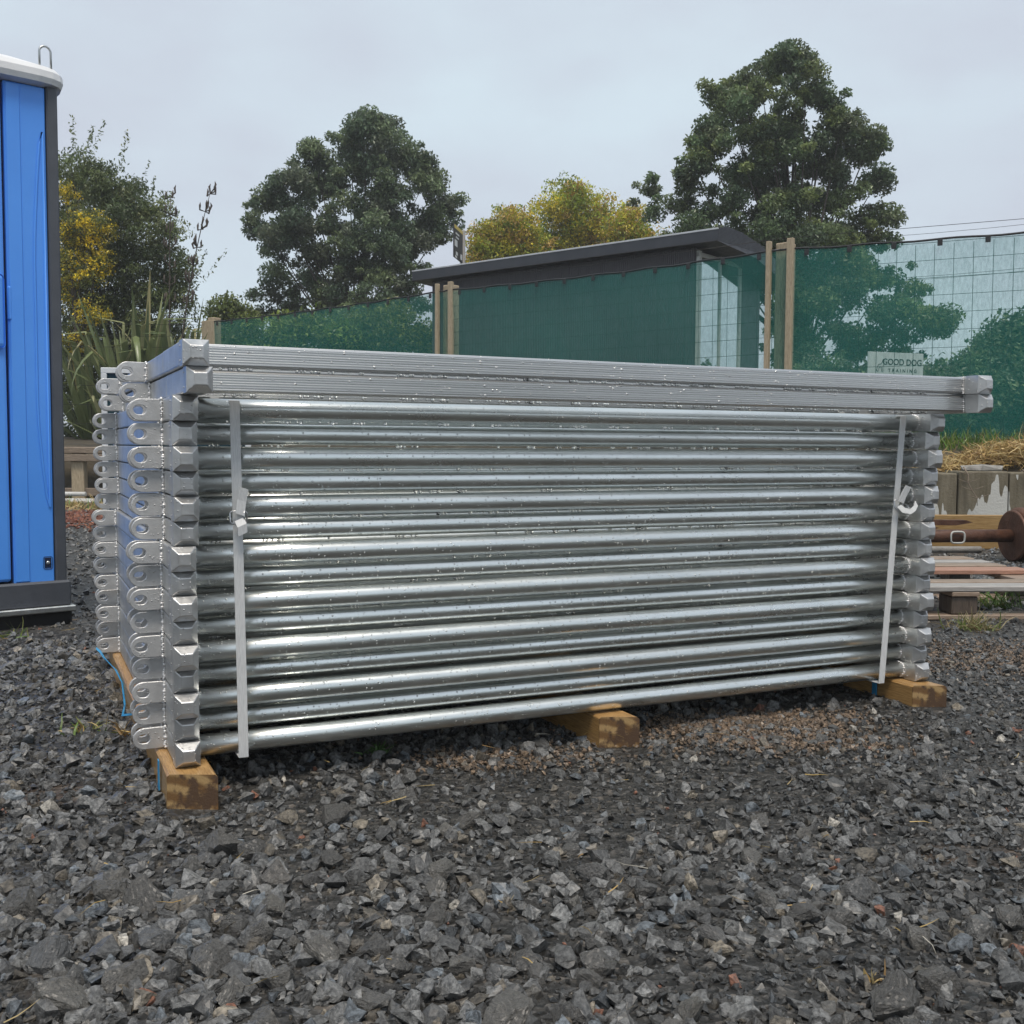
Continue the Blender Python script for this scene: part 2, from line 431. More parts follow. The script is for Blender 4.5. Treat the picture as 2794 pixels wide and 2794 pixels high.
def smooth_patch(x, y):
    """ground rolled smooth in front of the stack and in the near right corner"""
    return np.exp(-((x - .30) / .42) ** 2 - ((y - 2.18) / .22) ** 2) + .8 * np.exp(-((x - .42) / .22) ** 2 - ((y - 1.40) / .09) ** 2)
def coarse(x, y):
    """where the big stones lie: heaped in the left foreground, thin to the right"""
    f = .5 + .35 * np.sin(2.3 * x + 1.1 * y + .6) * np.sin(1.9 * y - .8 * x) - .42 * x / np.maximum(y, 1) * 2.0 + np.clip((2.3 - y), -1, 1) * .28
    return np.clip(f - .9 * smooth_patch(x, y), .03, 1)
# stack frame
SO = Vector((-.6662, 2.0881, .0665))
cy_, sy_ = math.cos(YAW), math.sin(YAW)
def S(u, v, w=0): return Vector((SO.x + u * cy_ - v * sy_, SO.y + u * sy_ + v * cy_, SO.z + w))
def to_uv(x, y): dx, dy = x - SO.x, y - SO.y; return dx * cy_ + dy * sy_, -dx * sy_ + dy * cy_
def under_stack(x, y, m=0.0):
    u, v = to_uv(x, y); return (u > -.05 - m) & (u < 2.1 + m) & (v > -.03 - m) & (v < 1.55 + m)
def on_bearer(x, y, m=.04):
    u, v = to_uv(x, y); r = np.zeros_like(u, bool)
    for a in (-.02, .985, 1.955): r |= (u > a - m) & (u < a + .095 + m) & (v > -.08 - m) & (v < 1.62)
    return r
def scat(n, d0, d1, p=1.0, half=.62, add=.25):
    d = (rng.random(n) * (d1 ** p - d0 ** p) + d0 ** p) ** (1 / p)
    x = rng.uniform(-1, 1, n) * (half * d + add)
    return x, d
rocks3 = [hull(100 + i, 20, (.55, .85), 3, .05) for i in range(18)]
rocks2 = [hull(200 + i, 13, (.45, .85), 1, .12) for i in range(30)]
rocks1 = [hull(300 + i, 9, (.4, .85)) for i in range(24)]
octs = []
for i in range(10):
    r = np.random.default_rng(400 + i)
    v = np.array([[1, 0, 0], [-1, 0, 0], [0, 1, 0], [0, -1, 0], [0, 0, 1], [0, 0, -1]], float) * (1 + r.uniform(-.3, .3, (6, 1))) + r.uniform(-.2, .2, (6, 3))
    v *= [1, r.uniform(.6, .95), r.uniform(.45, .8)]
    octs.append((v, np.array([[0, 2, 4], [2, 1, 4], [1, 3, 4], [3, 0, 4], [2, 0, 5], [1, 2, 5], [3, 1, 5], [0, 3, 5]])))
# the largest stones, one object each
stone_me = []
for i, (v, f) in enumerate(rocks3): stone_me.append(fast_mesh('stone', v, f.ravel(), 3, M['stone']))
BIG = [(915, 2247, .062), (1275, 2262, .050), (1213, 2285, .036), (1110, 2190, .055), (600, 2320, .065), (520, 2370, .05), (690, 2330, .05), (390, 2480, .07), (300, 2450, .06),
       (760, 2420, .06), (880, 2620, .05), (580, 2650, .06), (700, 2560, .045), (420, 2590, .05), (2070, 2250, .042), (2190, 2275, .035), (2520, 2215, .045), (2560, 2185, .035),
       (2050, 2350, .042), (2190, 2520, .052), (2510, 2580, .050), (2440, 2770, .075), (2560, 2710, .05), (2750, 2520, .06), (2090, 2470, .042), (1190, 2440, .04), (1390, 2790, .06),
       (2750, 1990, .03), (1450, 2500, .03), (1180, 2530, .045), (140, 2640, .06), (180, 2760, .07), (60, 2480, .06), (340, 2700, .06), (1000, 2740, .06), (1620, 2560, .03), (1560, 2330, .035), (1770, 2290, .03)]
spots = []
for px, py, r in BIG:
    a = at(px, py, 1.0); t = CAM_H / (CAM_H - a.z); spots.append((a.x * t, t, r * .62))
tries = 0
while len(spots) < 300 and tries < 60000:
    tries += 1
    d = 1.12 + 2.9 * random.random() ** 1.7; x = random.uniform(-1, 1) * (.6 * d + .1)
    if random.random() > float(coarse(np.array(x), np.array(d))): continue
    r = random.uniform(.014, .018 + .017 * random.random()) if d < 2.0 else random.uniform(.012, .024)
    if on_bearer(np.array(x), np.array(d), .04 + r) or under_stack(np.array(x), np.array(d), .0): continue
    if any((x - a) ** 2 + (d - b) ** 2 < (.72 * (r + c)) ** 2 for a, b, c in spots): continue
    spots.append((x, d, r))
for i, (x, d, r) in enumerate(spots):
    me = stone_me[i % len(stone_me)]
    o = link('stone', me, ground, (x, d, float(hfield(np.array(x), np.array(d))) + r * .28), (random.gauss(0, .3), random.gauss(0, .3), random.uniform(0, 6.28)), (r, r, r))
# medium stones, small stones, grit
def gravel(name, n, d0, d1, p, smin, smax, bases, gate=None, tilt=.5, half=.62, sink=.25, power=1.6, lift=0, tone=(.04, .2)):
    x, d = scat(n, d0, d1, p, half)
    keep = np.ones(n, bool)
    if gate is not None: keep &= rng.random(n) < gate(x, d)
    s = smin + (smax - smin) * rng.random(n) ** power
    keep &= ~on_bearer(x, d, -.003)
    x, d, s = x[keep], d[keep], s[keep]
    pos = np.stack([x, d, hfield(x, d) + lift], -1)
    o = link(name, scatter_mesh(name, pos, s, bases, M['gravel'], tilt, sink, stone_cols(len(x), *tone)), ground)
    tag(o, kind='stuff'); return o
gravel('gravel_stones', 20500, 1.0, 3.9, 1.1, .008, .023, rocks2, lambda x, y: coarse(x, y) * .8 + .06, .55, half=.76, power=2.0, tone=(.055, .19))
gravel('gravel', 56000, 1.0, 4.6, 1.2, .0045, .0135, rocks1, lambda x, y: np.clip(.6 + .55 * np.sin(3 * x + 2) * np.sin(2.6 * y) + .15 * x - .35 * smooth_patch(x, y), .25, 1), .6, half=.76, tone=(.026, .125))
gravel('gravel_grit', 34000, 1.05, 3.4, 1.15, .0022, .006, octs, None, .8, half=.70, tone=(.018, .07))  # finest grit darkest, so gaps between larger stones carry painted shade
gravel('far_gravel', 31000, 4.3, 11.5, 1.6, .010, .022, octs, lambda x, y: np.clip(.75 + .3 * np.sin(1.3 * x) * np.sin(1.7 * y), .3, 1), .5, half=.70)
# tan dirt showing in patches
tx, ty = [], []
for px, py, sx, sy, m in ((1960, 1985, .16, .07, 1800), (2170, 1965, .10, .05, 900), (2700, 1800, .35, .16, 2600), (1350, 2060, .12, .05, 700), (2120, 2030, .15, .06, 900)):
    a = at(px, py, 1.0); t = CAM_H / (CAM_H - a.z)
    tx.append(a.x * t + rng.normal(0, sx, m)); ty.append(t + rng.normal(0, sy, m))
tx, ty = np.concatenate(tx), np.concatenate(ty)
tc_ = np.array([[.16, .108, .068], [.12, .09, .064], [.20, .14, .09]])[rng.integers(0, 3, len(tx))] * rng.uniform(.6, 1.2, (len(tx), 1))
tag(link('dirt_crumbs', scatter_mesh('dirt_crumbs', np.stack([tx, ty, hfield(tx, ty) + .003], -1), rng.uniform(.003, .009, len(tx)), octs, M['gravel'], .7, .2, np.concatenate([tc_, np.ones((len(tx), 1))], 1)), ground), kind='stuff')

# ------------------------------------------------------------------ yard panels in the stack
PL, PD, PITCHZ = 2.047, 1.50, .05
def cap_mesh():
    mb = MB(); o, i, d, z = .0245, .0118, .016, .025
    def ring(h, y): return [(-h, y, z - h), (h, y, z - h), (h, y, z + h), (-h, y, z + h)]
    o2 = o - .0018
    vs = ring(i, 0) + ring(o2, d - .0012) + ring(o, d + .0012) + ring(o, .058) + ring(.0234, .058)
    fs = [(0, 1, 2, 3)]
    for k in range(4):
        for j in range(4): fs.append((k * 4 + j, k * 4 + (j + 1) % 4, k * 4 + 4 + (j + 1) % 4, k * 4 + 4 + j))
    mb.add(vs, fs)
    for sx in (-1, 1):
        for zz in (.011, .039): mb.ball((sx * .0245, .047, zz), .0024, 1, (.6, 1, 1))
    bm = bmesh.new(); me = mb.mesh('end_cap', M['cap'])
    bm.from_mesh(me)
    ed = [e for e in bm.edges if all(abs(v.co.y) < .0002 or abs(v.co.y - (d - .0012)) < .0005 for v in e.verts) and len(e.link_faces) == 2]
    bmesh.ops.bevel(bm, geom=ed, offset=.0016, segments=2, affect='EDGES', profile=.5)
    bm.to_mesh(me); bm.free()
    return me
CAP = cap_mesh()
ENDRAIL = MB().bbox(-.0238, .0238, .022, PD - .022, .0012, .0488, .0035, seg=2).mesh('end_rail', M['zinc'])
def lug_mesh(th=.006, L=.066, h=.046, hole=.0102, slot=.0022):
    """flat plate with a rounded end and a slotted hole, standing in the x-z plane, x from 0 to -L"""
    n = 40; outer = []; inner = []
    r = h / 2; cx = -(L - r); hx = -(L - r) - .001
    for k in range(n):
        a = 2 * math.pi * k / n
        ca, sa = math.cos(a), math.sin(a)
        inner.append((hx + math.copysign(slot, ca) * (abs(ca) > 1e-6) + hole * ca, hole * .95 * sa))
        if ca < 0: outer.append((cx + r * ca, r * sa))
        else:
            t = min((0 - cx) / max(ca, 1e-6), r / max(abs(sa), 1e-6)); outer.append((cx + ca * t, sa * t))
    mb = MB(); vs = []
    c = .0012
    for y, sh in ((0, c), (c, 0), (th - c, 0), (th, c)):
        vs += [(x + (sh if x < cx else 0), y, .025 + z * (1 - sh / r)) for x, z in outer]
    for y, sh in ((0, c), (c, 0), (th - c, 0), (th, c)):
        vs += [(hx + (x - hx) * (1 + sh / hole), y, .025 + z * (1 + sh / hole)) for x, z in inner]
    fs = []
    for k in range(n):
        k2 = (k + 1) % n
        for j in range(3):
            fs.append((j * n + k, j * n + k2, (j + 1) * n + k2, (j + 1) * n + k))
            fs.append((4 * n + j * n + k2, 4 * n + j * n + k, 4 * n + (j + 1) * n + k, 4 * n + (j + 1) * n + k2))
        fs.append((k, 4 * n + k, 4 * n + k2, k2)); fs.append((3 * n + k, 3 * n + k2, 7 * n + k2, 7 * n + k))
    mb.add(vs, fs)
    return mb.mesh('lug_plate', M['lug'])
LUG = lug_mesh()
def bead(seed, n=11, r=.0032, z0=.003, z1=.047):
    rr = random.Random(seed); mb = MB()
    for k in range(n):
        t = z0 + (z1 - z0) * k / (n - 1)
        mb.ball((-.001 + rr.uniform(-.001, .001), -.001, t + rr.uniform(-.001, .001)), r * rr.choice([.7, .8, 1, 1.1, 1.35]), 1, (1, 1, 1.15))
    return mb.mesh('weld_bead', M['weld'])
BEADS = [bead(i) for i in range(5)]
def ring_bead(seed):
    rr = random.Random(seed); mb = MB()
    for k in range(22):
        a = 2 * math.pi * k / 22
        mb.ball((rr.uniform(-.002, .002), .0205 * math.cos(a), .025 + .0205 * math.sin(a)), rr.choice([.003, .0036, .0042]), 1, (1.2, 1, 1))
    return mb.mesh('weld_bead', M['weld'])
RINGB = [ring_bead(i) for i in range(3)]
TUBE_R = .0221
RAIL = MB().tube([(x, 0, .025) for x in np.linspace(.0492, PL - .0492, 9)], TUBE_R, 28).mesh('rail', M['tube'])
M['water'] = None
def water():
    m, nt, b, _ = new_mat('rain_water')
    b.inputs['Base Color'].default_value = (1, 1, 1, 1); b.inputs['Transmission Weight'].default_value = 1; b.inputs['Roughness'].default_value = .02; b.inputs['IOR'].default_value = 1.33
    return m
M['water'] = water()
def drip_mesh(seed, x0, x1, z, n, y=0):
    rr = random.Random(seed); mb = MB()
    x = x0
    for k in range(n):
        x = rr.uniform(x0, x1)
        for q in range(rr.choice([1, 1, 2, 3])):
            r = rr.uniform(.0022, .0046)
            mb.ball((x + q * .008, y + rr.uniform(-.004, .002), z - r * .4), r, 1, (1.1, 1, 1.25))
    return mb.mesh('hanging_drops', M['water'])
DRIPS = [drip_mesh(i, .08, PL - .08, .025 - TUBE_R, 48) for i in range(4)]
OFF = [[-.0004, .0084], [0, .0226], [-.0023, .0051], [-.0005, .022], [-.0037, -.0054], [-.0026, .012], [-.0044, -.0047], [-.0042, .0104], [-.0058, -.0048], [.0017, .0107],
       [.0015, -.0019], [.0013, .0025], [-.0008, -.0143], [-.0007, -.0019], [-.0008, -.0192]]
ORD = ['', 'second', 'third', 'fourth', 'fifth', 'sixth', 'seventh', 'eighth', 'ninth', 'tenth', 'eleventh', 'twelfth', 'thirteenth', 'fourteenth']
RV = [.078, .27, .46, .65, .85, 1.04, 1.23, PD - .078]
for i in range(15):
    if i == 0: lab = 'galvanised round-rail yard panel lying directly on the timber bearers'
    elif i == 14: lab = 'galvanised round-rail yard panel directly under the two square-rail gates'
    else: lab = 'galvanised round-rail yard panel, %s one up from the timber bearers' % ORD[i]
    du, dv = OFF[i]
    p = empty('yard_panel', S(du, dv, i * PITCHZ), YAW + random.uniform(-.0012, .0012), lab, 'yard panel', 'round-rail yard panels stacked on the bearers')
    for x in (.0252, PL - .0252):
        e = link('end_rail', ENDRAIL, p, (x, 0, 0))
        link('end_cap', CAP, e)
        link('end_cap', CAP, e, (0, PD, 0), (0, 0, math.pi))
    for k, v in enumerate(RV):
        r = link('rail', RAIL, p, (0, v, 0), (0, 0, 0))
        if k == 0:
            link('weld_bead', RINGB[i % 3], r, (PL - .0515, 0, 0)); link('weld_bead', RINGB[(i + 1) % 3], r, (.0515, 0, 0))
            if i > 3: tag(link('hanging_drops', DRIPS[i % 4], r), kind='stuff')
    for v0 in (.171 + random.uniform(-.006, .006), 1.33 + random.uniform(-.01, .01)):
        for q, dvv in enumerate((0, .055 + random.uniform(-.008, .012))):
            l = link('lug_plate', LUG, p, (.0008 + random.uniform(-.0006, .0004), v0 + dvv, random.uniform(-.001, .0012)), (0, random.uniform(-.015, .015), random.uniform(-.03, .03)))
            link('weld_bead', BEADS[(i + q) % 5], l)
# two gates with square rails on top
GL = 2.105
GEND1 = MB().bbox(-.0240, .0240, .022, .318, .0010, .0490, .0035, seg=2).mesh('end_rail', M['zinc'])
GEND2 = MB().bbox(-.0234, .0234, .322, PD - .022, .0016, .0484, .0035, seg=2).mesh('end_rail', M['zinc'])
def ridged(L, h=.0435):
    """square extrusion along x with shallow ridges on its faces"""
    prof = []; n = 7; a = h / 2
    for side in range(4):
        for k in range(n):
            for t, dep in ((k / n, 0), ((k + .42) / n, 0), ((k + .5) / n, .0003), ((k + .92) / n, .0003)):
                s = -a + .0045 + (h - .009) * t
                y, z = -a + dep, s
                for _ in range(side): y, z = z, -y
                prof.append((y, z))
    prof = prof
    return MB().prism([(y, .025 + z) for y, z in prof][::-1], L, 'X', .0498).mesh('rail', M['extr'])
GRAIL = ridged(GL - .0996)
GDRIP = drip_mesh(33, .08, GL - .08, .025 - .0228, 90)
for i, (du, dv, lab) in enumerate([(.013, -.115, 'lower square-rail metal gate on top of the round-rail panels'), (.006, -.118, 'uppermost square-rail metal gate crowning the whole stack')]):
    p = empty('square_rail_gate', S(du, dv, (15 + i) * PITCHZ + .001), YAW, lab, 'gate', 'square-rail gates on top of the stack')
    for x in (.0252, GL - .0252):
        e = link('end_rail', GEND1, p, (x, 0, 0)); link('end_cap', CAP, e)
        e = link('end_rail', GEND2, p, (x, 0, 0)); link('end_cap', CAP, e, (0, PD, 0), (0, 0, math.pi))
    for k, v in enumerate((.088, .40, .75, 1.1, PD - .088)):
        r = link('rail', GRAIL, p, (0, v, 0))
        if k == 0:
            tag(link('hanging_drops', GDRIP, r), kind='stuff')
            mb = MB()
            for t in np.linspace(.003, .046, 9): mb.ball((0, -.0235, t), random.choice([.0018, .0024, .003]), 1)
            part('weld_bead', mb, M['weld'], r, (GL - .0515, 0, 0))
    for v0 in (.635, 1.345):
        for q, dvv in enumerate((0, .05)):
            l = link('lug_plate', LUG, p, (.001, v0 + dvv, 0), (0, random.uniform(-.01, .01), random.uniform(-.02, .02))); link('weld_bead', BEADS[(i + q) % 5], l)

# ------------------------------------------------------------------ timber bearers (front ends cut on the skew)
for u0, v0, wdt, z0, lab in ((-.0205, -.004, .092, -.006, 'wet timber bearer under the hinge lugs at the end of the stack'), (.992, .045, .088, .002, 'wet timber bearer under the middle of the stack'),
                             (1.958, -.004, .085, 0, 'wet timber bearer with a blue strap under the far end of the stack')):
    b = empty('timber_bearer', S(u0, v0, -SO.z), YAW, lab, 'timber', 'timber bearers under the stack')
    h = SO.z - .0015
    n = 14; mb = MB(); vs = []; skew = -.47
    prof = [(.004, -.03), (wdt - .006, -.03), (wdt, -.022), (wdt, h - .005), (wdt - .005, h), (.005, h), (0, h - .005), (0, -.02)]
    for k in range(n):
        t = k / (n - 1)
        for j, (x, z) in enumerate(prof):
            y = x * skew * (1 - t) + 1.58 * t
            vs.append((x + .0012 * math.sin(k * 1.7 + j) * (0 < k < n - 1), y, z))
    q = len(prof); fs = [tuple(range(q))[::-1]]
    for k in range(n - 1):
        for j in range(q): fs.append((k * q + j, k * q + (j + 1) % q, (k + 1) * q + (j + 1) % q, (k + 1) * q + j))
    fs.append(tuple((n - 1) * q + j for j in range(q)))
    me = MB().add(vs, fs).mesh('beam', M['bearer']); link('beam', me, b)
    ve = [(x, x * skew - .0012, z) for x, z in prof] + [(x, x * skew + .001, z) for x, z in prof]
    part('end_grain', MB().add(ve, [tuple(range(q)), tuple(range(2 * q - 1, q - 1, -1))] + [(j, (j + 1) % q, q + (j + 1) % q, q + j) for j in range(q)]), M['endgrain'], b)

# ------------------------------------------------------------------ strapping
def strap_mat():
    m, nt, b, out = new_mat('woven_strap')
    v = coords(nt, (1, 1, 1))
    w = noise(nt, coords(nt, (1, 1, .05)), 900, 2)
    nt.links.new(ramp(nt, w, [(.35, (.68, .69, .69)), (.65, (.88, .89, .89))]), b.inputs['Base Color'])
    b.inputs['Roughness'].default_value = .45
    nt.links.new(bump(nt, w, .3, .001), b.inputs['Normal'])
    t = node(nt, 'ShaderNodeBsdfTranslucent'); t.inputs[0].default_value = (.8, .82, .82, 1)
    ms = node(nt, 'ShaderNodeMixShader'); ms.inputs[0].default_value = .25
    nt.links.new(b.outputs[0], ms.inputs[1]); nt.links.new(t.outputs[0], ms.inputs[2]); nt.links.new(ms.outputs[0], out.inputs[0])
    return m
M['strap'] = strap_mat()
M['wire'] = pmat('zinc_wire', (.45, .46, .47), (.62, .63, .64), 40, (.25, .4), 1)
M['blue'] = pmat('blue_strap', (.02, .20, .42), (.05, .32, .58), 30, (.3, .45), 0)
def ribbon(pts, half, th=.0011, twist=None):
    """ribbon through pts; half = vector from the centre line to one edge (or a list of them)"""
    mb = MB(); vs = []; n = len(pts)
    for k, p in enumerate(pts):
        p = Vector(p); h = Vector(half[k]) if isinstance(half, list) else Vector(half)
        t = (Vector(pts[min(k + 1, n - 1)]) - Vector(pts[max(k - 1, 0)])).normalized(); nn = t.cross(h).normalized() * th
        vs += [p - h - nn, p + h - nn, p + h + nn, p - h + nn]
    fs = [(0, 1, 2, 3), tuple(4 * (n - 1) + j for j in (3, 2, 1, 0))]
    for k in range(n - 1):
        for j in range(4): fs.append((k * 4 + j, k * 4 + (j + 1) % 4, k * 4 + 4 + (j + 1) % 4, k * 4 + 4 + j))
    return mb.add(vs, fs)
for ub, ut, zb, lab in ((.140, .126, .505, 'white woven strap with a wire buckle around the stack beside the hinge lugs'), (1.893, 1.933, .50, 'white woven strap with a wire buckle at the stack end away from the lugs')):
    s = empty('binding_strap', S(ub, .04, 0), YAW, lab, 'strap', 'white straps binding the stack')
    W = .0100
    path = []
    def ux(z): return (ut - ub) * z / .745
    fr = []
    for k in range(31):
        z = .0012 + (.742 - .0012) * k / 30
        i = min(int(z / .05), 14)
        tangent = max(-.0005 + OFF[j][1] * 0 for j in range(15))
        # the band rests on the rails that stand furthest forward
        env = min(OFF[max(i - 1, 0)][1], OFF[i][1], OFF[min(i + 1, 14)][1]) + .078 - TUBE_R
        fr.append((ux(z), env - .04 - .0025, z))
    lo = min(p[1] - 0 * p[2] for p in fr[:12]); hi = min(p[1] for p in fr[20:])
    fr = [(x, lo + (hi - lo) * (z / .745) - .0015, z) for x, y, z in fr]
    back = PD - .078 + TUBE_R + .005
    path = [(0, .5, .0008), (0, .06, .0008)] + fr + [(ux(.745), .06, .7475), (ux(.745), back - .06, .7475), (ux(.745), back - .02, .73), (0, back + .01, .03), (0, back - .06, .0008), (0, .5, .0008)]
    part('band', ribbon(path, (W, 0, 0)), M['strap'], s)
    zf = zb; yb = min(p[1] for p in fr) - .004
    bk = MB(); bw, bh = .017, .013
    pts = []
    for k in range(25):
        a = 2 * math.pi * k / 24
        pts.append((ux(zf) + bw * math.copysign(min(1, abs(1.25 * math.cos(a))), math.cos(a)), yb - .003 - .002 * math.sin(a * 2), zf + bh * math.copysign(min(1, abs(1.25 * math.sin(a))), math.sin(a))))
    bk.tube(pts, .0017, 6, False); bk.tube([(ux(zf) + .011, yb - .004, zf - bh), (ux(zf) + .011, yb - .006, zf + bh)], .0016, 6)
    part('buckle', bk, M['wire'], s)
    x0 = ux(zf)
    if ub < 1:
        tl = [(x0 + .001, yb - .004, zf - .004), (x0 + .005, yb - .012, zf - .016), (x0 + .007, yb - .010, zf - .034)]
        t2 = [(x0 + .002, yb - .006, zf + .006), (x0 + .006, yb - .006, zf + .035), (x0 + .010, yb - .009, zf + .060)]
    else:
        tl = [(x0 - .003, yb - .005, zf - .004), (x0 + .008, yb - .012, zf - .016), (x0 + .026, yb - .018, zf - .020), (x0 + .045, yb - .014, zf - .012), (x0 + .058, yb - .008, zf + .002)]
        t2 = [(x0 + .002, yb - .006, zf + .006), (x0 + .012, yb - .009, zf + .030), (x0 + .022, yb - .013, zf + .050)]
    part('strap_tail', ribbon(tl, (.0095, .002, .004) if ub < 1 else [(.007, 0, .003), (.005, 0, .006), (.001, .002, .007), (.0, .003, .007), (-.002, .003, .007)]), M['strap'], s)
    part('strap_tail', ribbon(t2, (.0092, 0, -.003)), M['strap'], s)
# blue strapping
def wpts(l): return [S(*p) for p in l]
b = MB(); 
r1 = ribbon(wpts([(-.075, 1.22, .040), (-.065, 1.20, .032), (-.055, 1.18, .015), (-.03, 1.10, -.005), (-.022, .98, -.02), (-.028, .84, -.05), (-.045, .70, -.045), (-.030, .60, -.02), (-.022, .55, -.004)]), [Vector((0, 0, .0022)) + Vector((.002 * math.sin(k * 1.4), .003 * math.cos(k), 0)) for k in range(9)])
tag(link('loose_strapping', r1.mesh('loose_strapping', M['blue'])), 'loose light blue plastic strapping curling off the bearer under the lugs', 'strapping')
def box_strap(u, v):
    return ribbon([S(u - .0022, v, .0) , S(u - .0022, v, -.03), S(u - .0022, v, -.062)], Vector((-sy_, cy_, 0)) * .009)
tag(link('blue_band', box_strap(1.956, .135).mesh('blue_band', M['blue'])), 'short blue band down the side of the far timber bearer', 'strapping')
tag(link('blue_band', box_strap(-.0225, .10).mesh('blue_band', M['blue'])), 'thin blue band on the bearer under the hinge lugs', 'strapping')

# ------------------------------------------------------------------ portable toilet
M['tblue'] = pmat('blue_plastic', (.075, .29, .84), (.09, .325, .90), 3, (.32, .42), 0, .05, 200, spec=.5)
M['tblue_dark'] = pmat('blue_plastic_shadow_gap', (.003, .010, .04), (.004, .014, .05), 3, (.5, .6))  # near-black copy of the blue plastic: painted shade for door gaps and bolt recess
M['tgrey'] = pmat('dark_grey_plastic', (.055, .062, .075), (.075, .083, .10), 8, (.45, .6), 0, .1, 250)
M['troof'] = pmat('light_grey_plastic', (.64, .65, .66), (.74, .75, .76), 3, (.4, .55), 0, .1, 80)
M['black'] = pmat('black_plastic', (.012, .012, .014), (.02, .02, .022), 8, (.35, .5))
M['steel'] = pmat('galvanised_edge', (.40, .42, .42), (.55, .57, .57), 20, (.3, .45), .9)
t = empty('portable_toilet', (-1.775, 4.22, 0), math.atan2(-.63, -.775), 'blue portable toilet cabin with a light grey roof', 'portable toilet')
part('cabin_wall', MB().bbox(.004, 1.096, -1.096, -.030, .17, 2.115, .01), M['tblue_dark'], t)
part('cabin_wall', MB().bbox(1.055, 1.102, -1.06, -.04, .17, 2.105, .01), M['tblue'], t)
for x in (0, 1.06):
    for y in (-.042, -1.10): part('corner_post', MB().bbox(x, x + .042, y, y + .042, .165, 2.125, .006), M['tgrey'], t)
part('side_wall', MB().bbox(-.002, .02, -1.05, -.05, .17, 2.105, .004), M['tblue'], t)
part('back_wall', MB().bbox(.05, 1.05, -1.102, -1.08, .17, 2.105, .004), M['tblue'], t)
j = part('door_jamb', MB().bbox(.0455, .196, -.034, -.006, .172, 2.09, .004), M['tblue'], t)
part('pressed_strip', MB().bbox(.138, .190, -.008, -.001, .18, 2.085, .003), M['tblue'], j)
lens = []
for k in range(17):
    a = k / 16; lens.append((.060 + .030 * 0, .50 + 1.42 * a))
rim = [(.058, .47), (.058, 1.92)] + [(.060 + .036 * min(1, (1 - a) * 3.2) ** .6 * min(1, a * 4 + .02) ** .7, .47 + 1.45 * a) for a in np.linspace(.97, .03, 16)]
part('pressed_rib', MB().tube([(x, -.005, z) for x, z in rim + [rim[0]]], .005, 6, False), M['tblue'], j)
part('latch_recess', MB().bbox(.180, .198, -.012, .0015, 1.19, 1.32, .006), M['tblue'], j)
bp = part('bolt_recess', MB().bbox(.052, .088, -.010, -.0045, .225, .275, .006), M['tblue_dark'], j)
part('bolt_head', MB().ball((.070, -.004, .250), .008, 2, (1, .5, 1)), M['steel'], t)
part('door_jamb', MB().bbox(.905, 1.055, -.034, -.006, .172, 2.09, .004), M['tblue'], t)
dr = part('door', MB().bbox(.207, .895, -.032, .006, .185, 2.08, .012, seg=2), M['tblue'], t)
part('door_handle_panel', MB().bbox(.212, .40, .0, .022, 1.08, 1.36, .018, seg=3), M['tblue'], dr)
for x in (.33, .55, .77): part('door_rib', MB().tube([(x, .004, .35), (x, .004, 1.0)], .008, 6), M['tblue'], dr)
# roof with domed top and rounded rim
mb = MB(); vs = []; n = 18
def rr_(h, sx, sy, rad, z):
    o = []
    for k in range(24):
        a = 2 * math.pi * k / 24; ca, sa = math.cos(a), math.sin(a)
        p = .16
        o.append((.55 + sx * math.copysign(abs(ca) ** p, ca), -.55 + sy * math.copysign(abs(sa) ** p, sa), z))
    return o
RZ = -.045
rings = [rr_(0, h_, h_, 0, z_ + RZ) for h_, z_ in ((.545, 2.138), (.585, 2.145), (.592, 2.165), (.590, 2.19), (.575, 2.210), (.48, 2.250), (.30, 2.30), (.02, 2.318))]
for r in rings: vs += r
fs = [tuple(range(24))[::-1]] + [(a * 24 + k, a * 24 + (k + 1) % 24, a * 24 + 24 + (k + 1) % 24, a * 24 + 24 + k) for a in range(len(rings) - 1) for k in range(24)] + [tuple(range(24 * (len(rings) - 1), 24 * len(rings)))]
mb.add(vs, fs, False)
rf = part('roof', mb, M['troof'], t)
lp = [(.022, .0, 2.14), (.022, .0, 2.225)] + [(.043 - .021 * math.cos(a), .0, 2.225 + .021 * math.sin(a)) for a in np.linspace(.3, math.pi - .3, 6)] + [(.064, .0, 2.225), (.064, .0, 2.14)]
part('lifting_eye', MB().tube(lp, .0045, 8), M['steel'], rf)
part('base', MB().bbox(-.012, 1.112, -1.112, .014, .075, .178, .008), M['tgrey'], t)
part('base_rail', MB().bbox(-.025, 1.125, -.02, .03, .055, .078, .004), M['steel'], t)
for y in (-1.05, -.09): part('skid', MB().bbox(-.02, 1.12, y, y + .085, -.01, .07, .008), M['black'], t)

# ------------------------------------------------------------------ bank behind the yard
FP = [(-4.79, 16.9), (-.84, 13.35), (2.61, 10.5), (8.2, 7.47)]
def fence_y(x):
    return np.interp(x, [-60] + [p[0] for p in FP] + [40], [16.9] + [p[1] for p in FP] + [7.47])
bx = np.concatenate([np.linspace(-120, -14, 8), np.linspace(-12, 9, 64), np.linspace(11, 120, 8)])
rows = []
for x in bx:
    yf = float(fence_y(x)); yw = 8.55 if x > 2.0 else (13.75 if x < -3.9 else yf - 1.0)
    if x > 5.5: yf = max(yf, 8.9); 
    zt = .50 if x > 2 else .62
    rows.append([(x, yw - (.02 if x > 2 else .25), -.05), (x, yw, zt), (x, yw + (yf - yw) * .5, zt + (.79 - zt) * .6), (x, yf, .79), (x, yf + 3, .86), (x, yf + 12, .9), (x, 90, 1.0), (x, 400, 1.0)])
bv = np.array(rows).reshape(-1, 3); nr = 8
bv[:, 2] += .02 * np.sin(bv[:, 0] * 3.1) * np.sin(bv[:, 1] * 2.3) * (bv[:, 2] > .3)
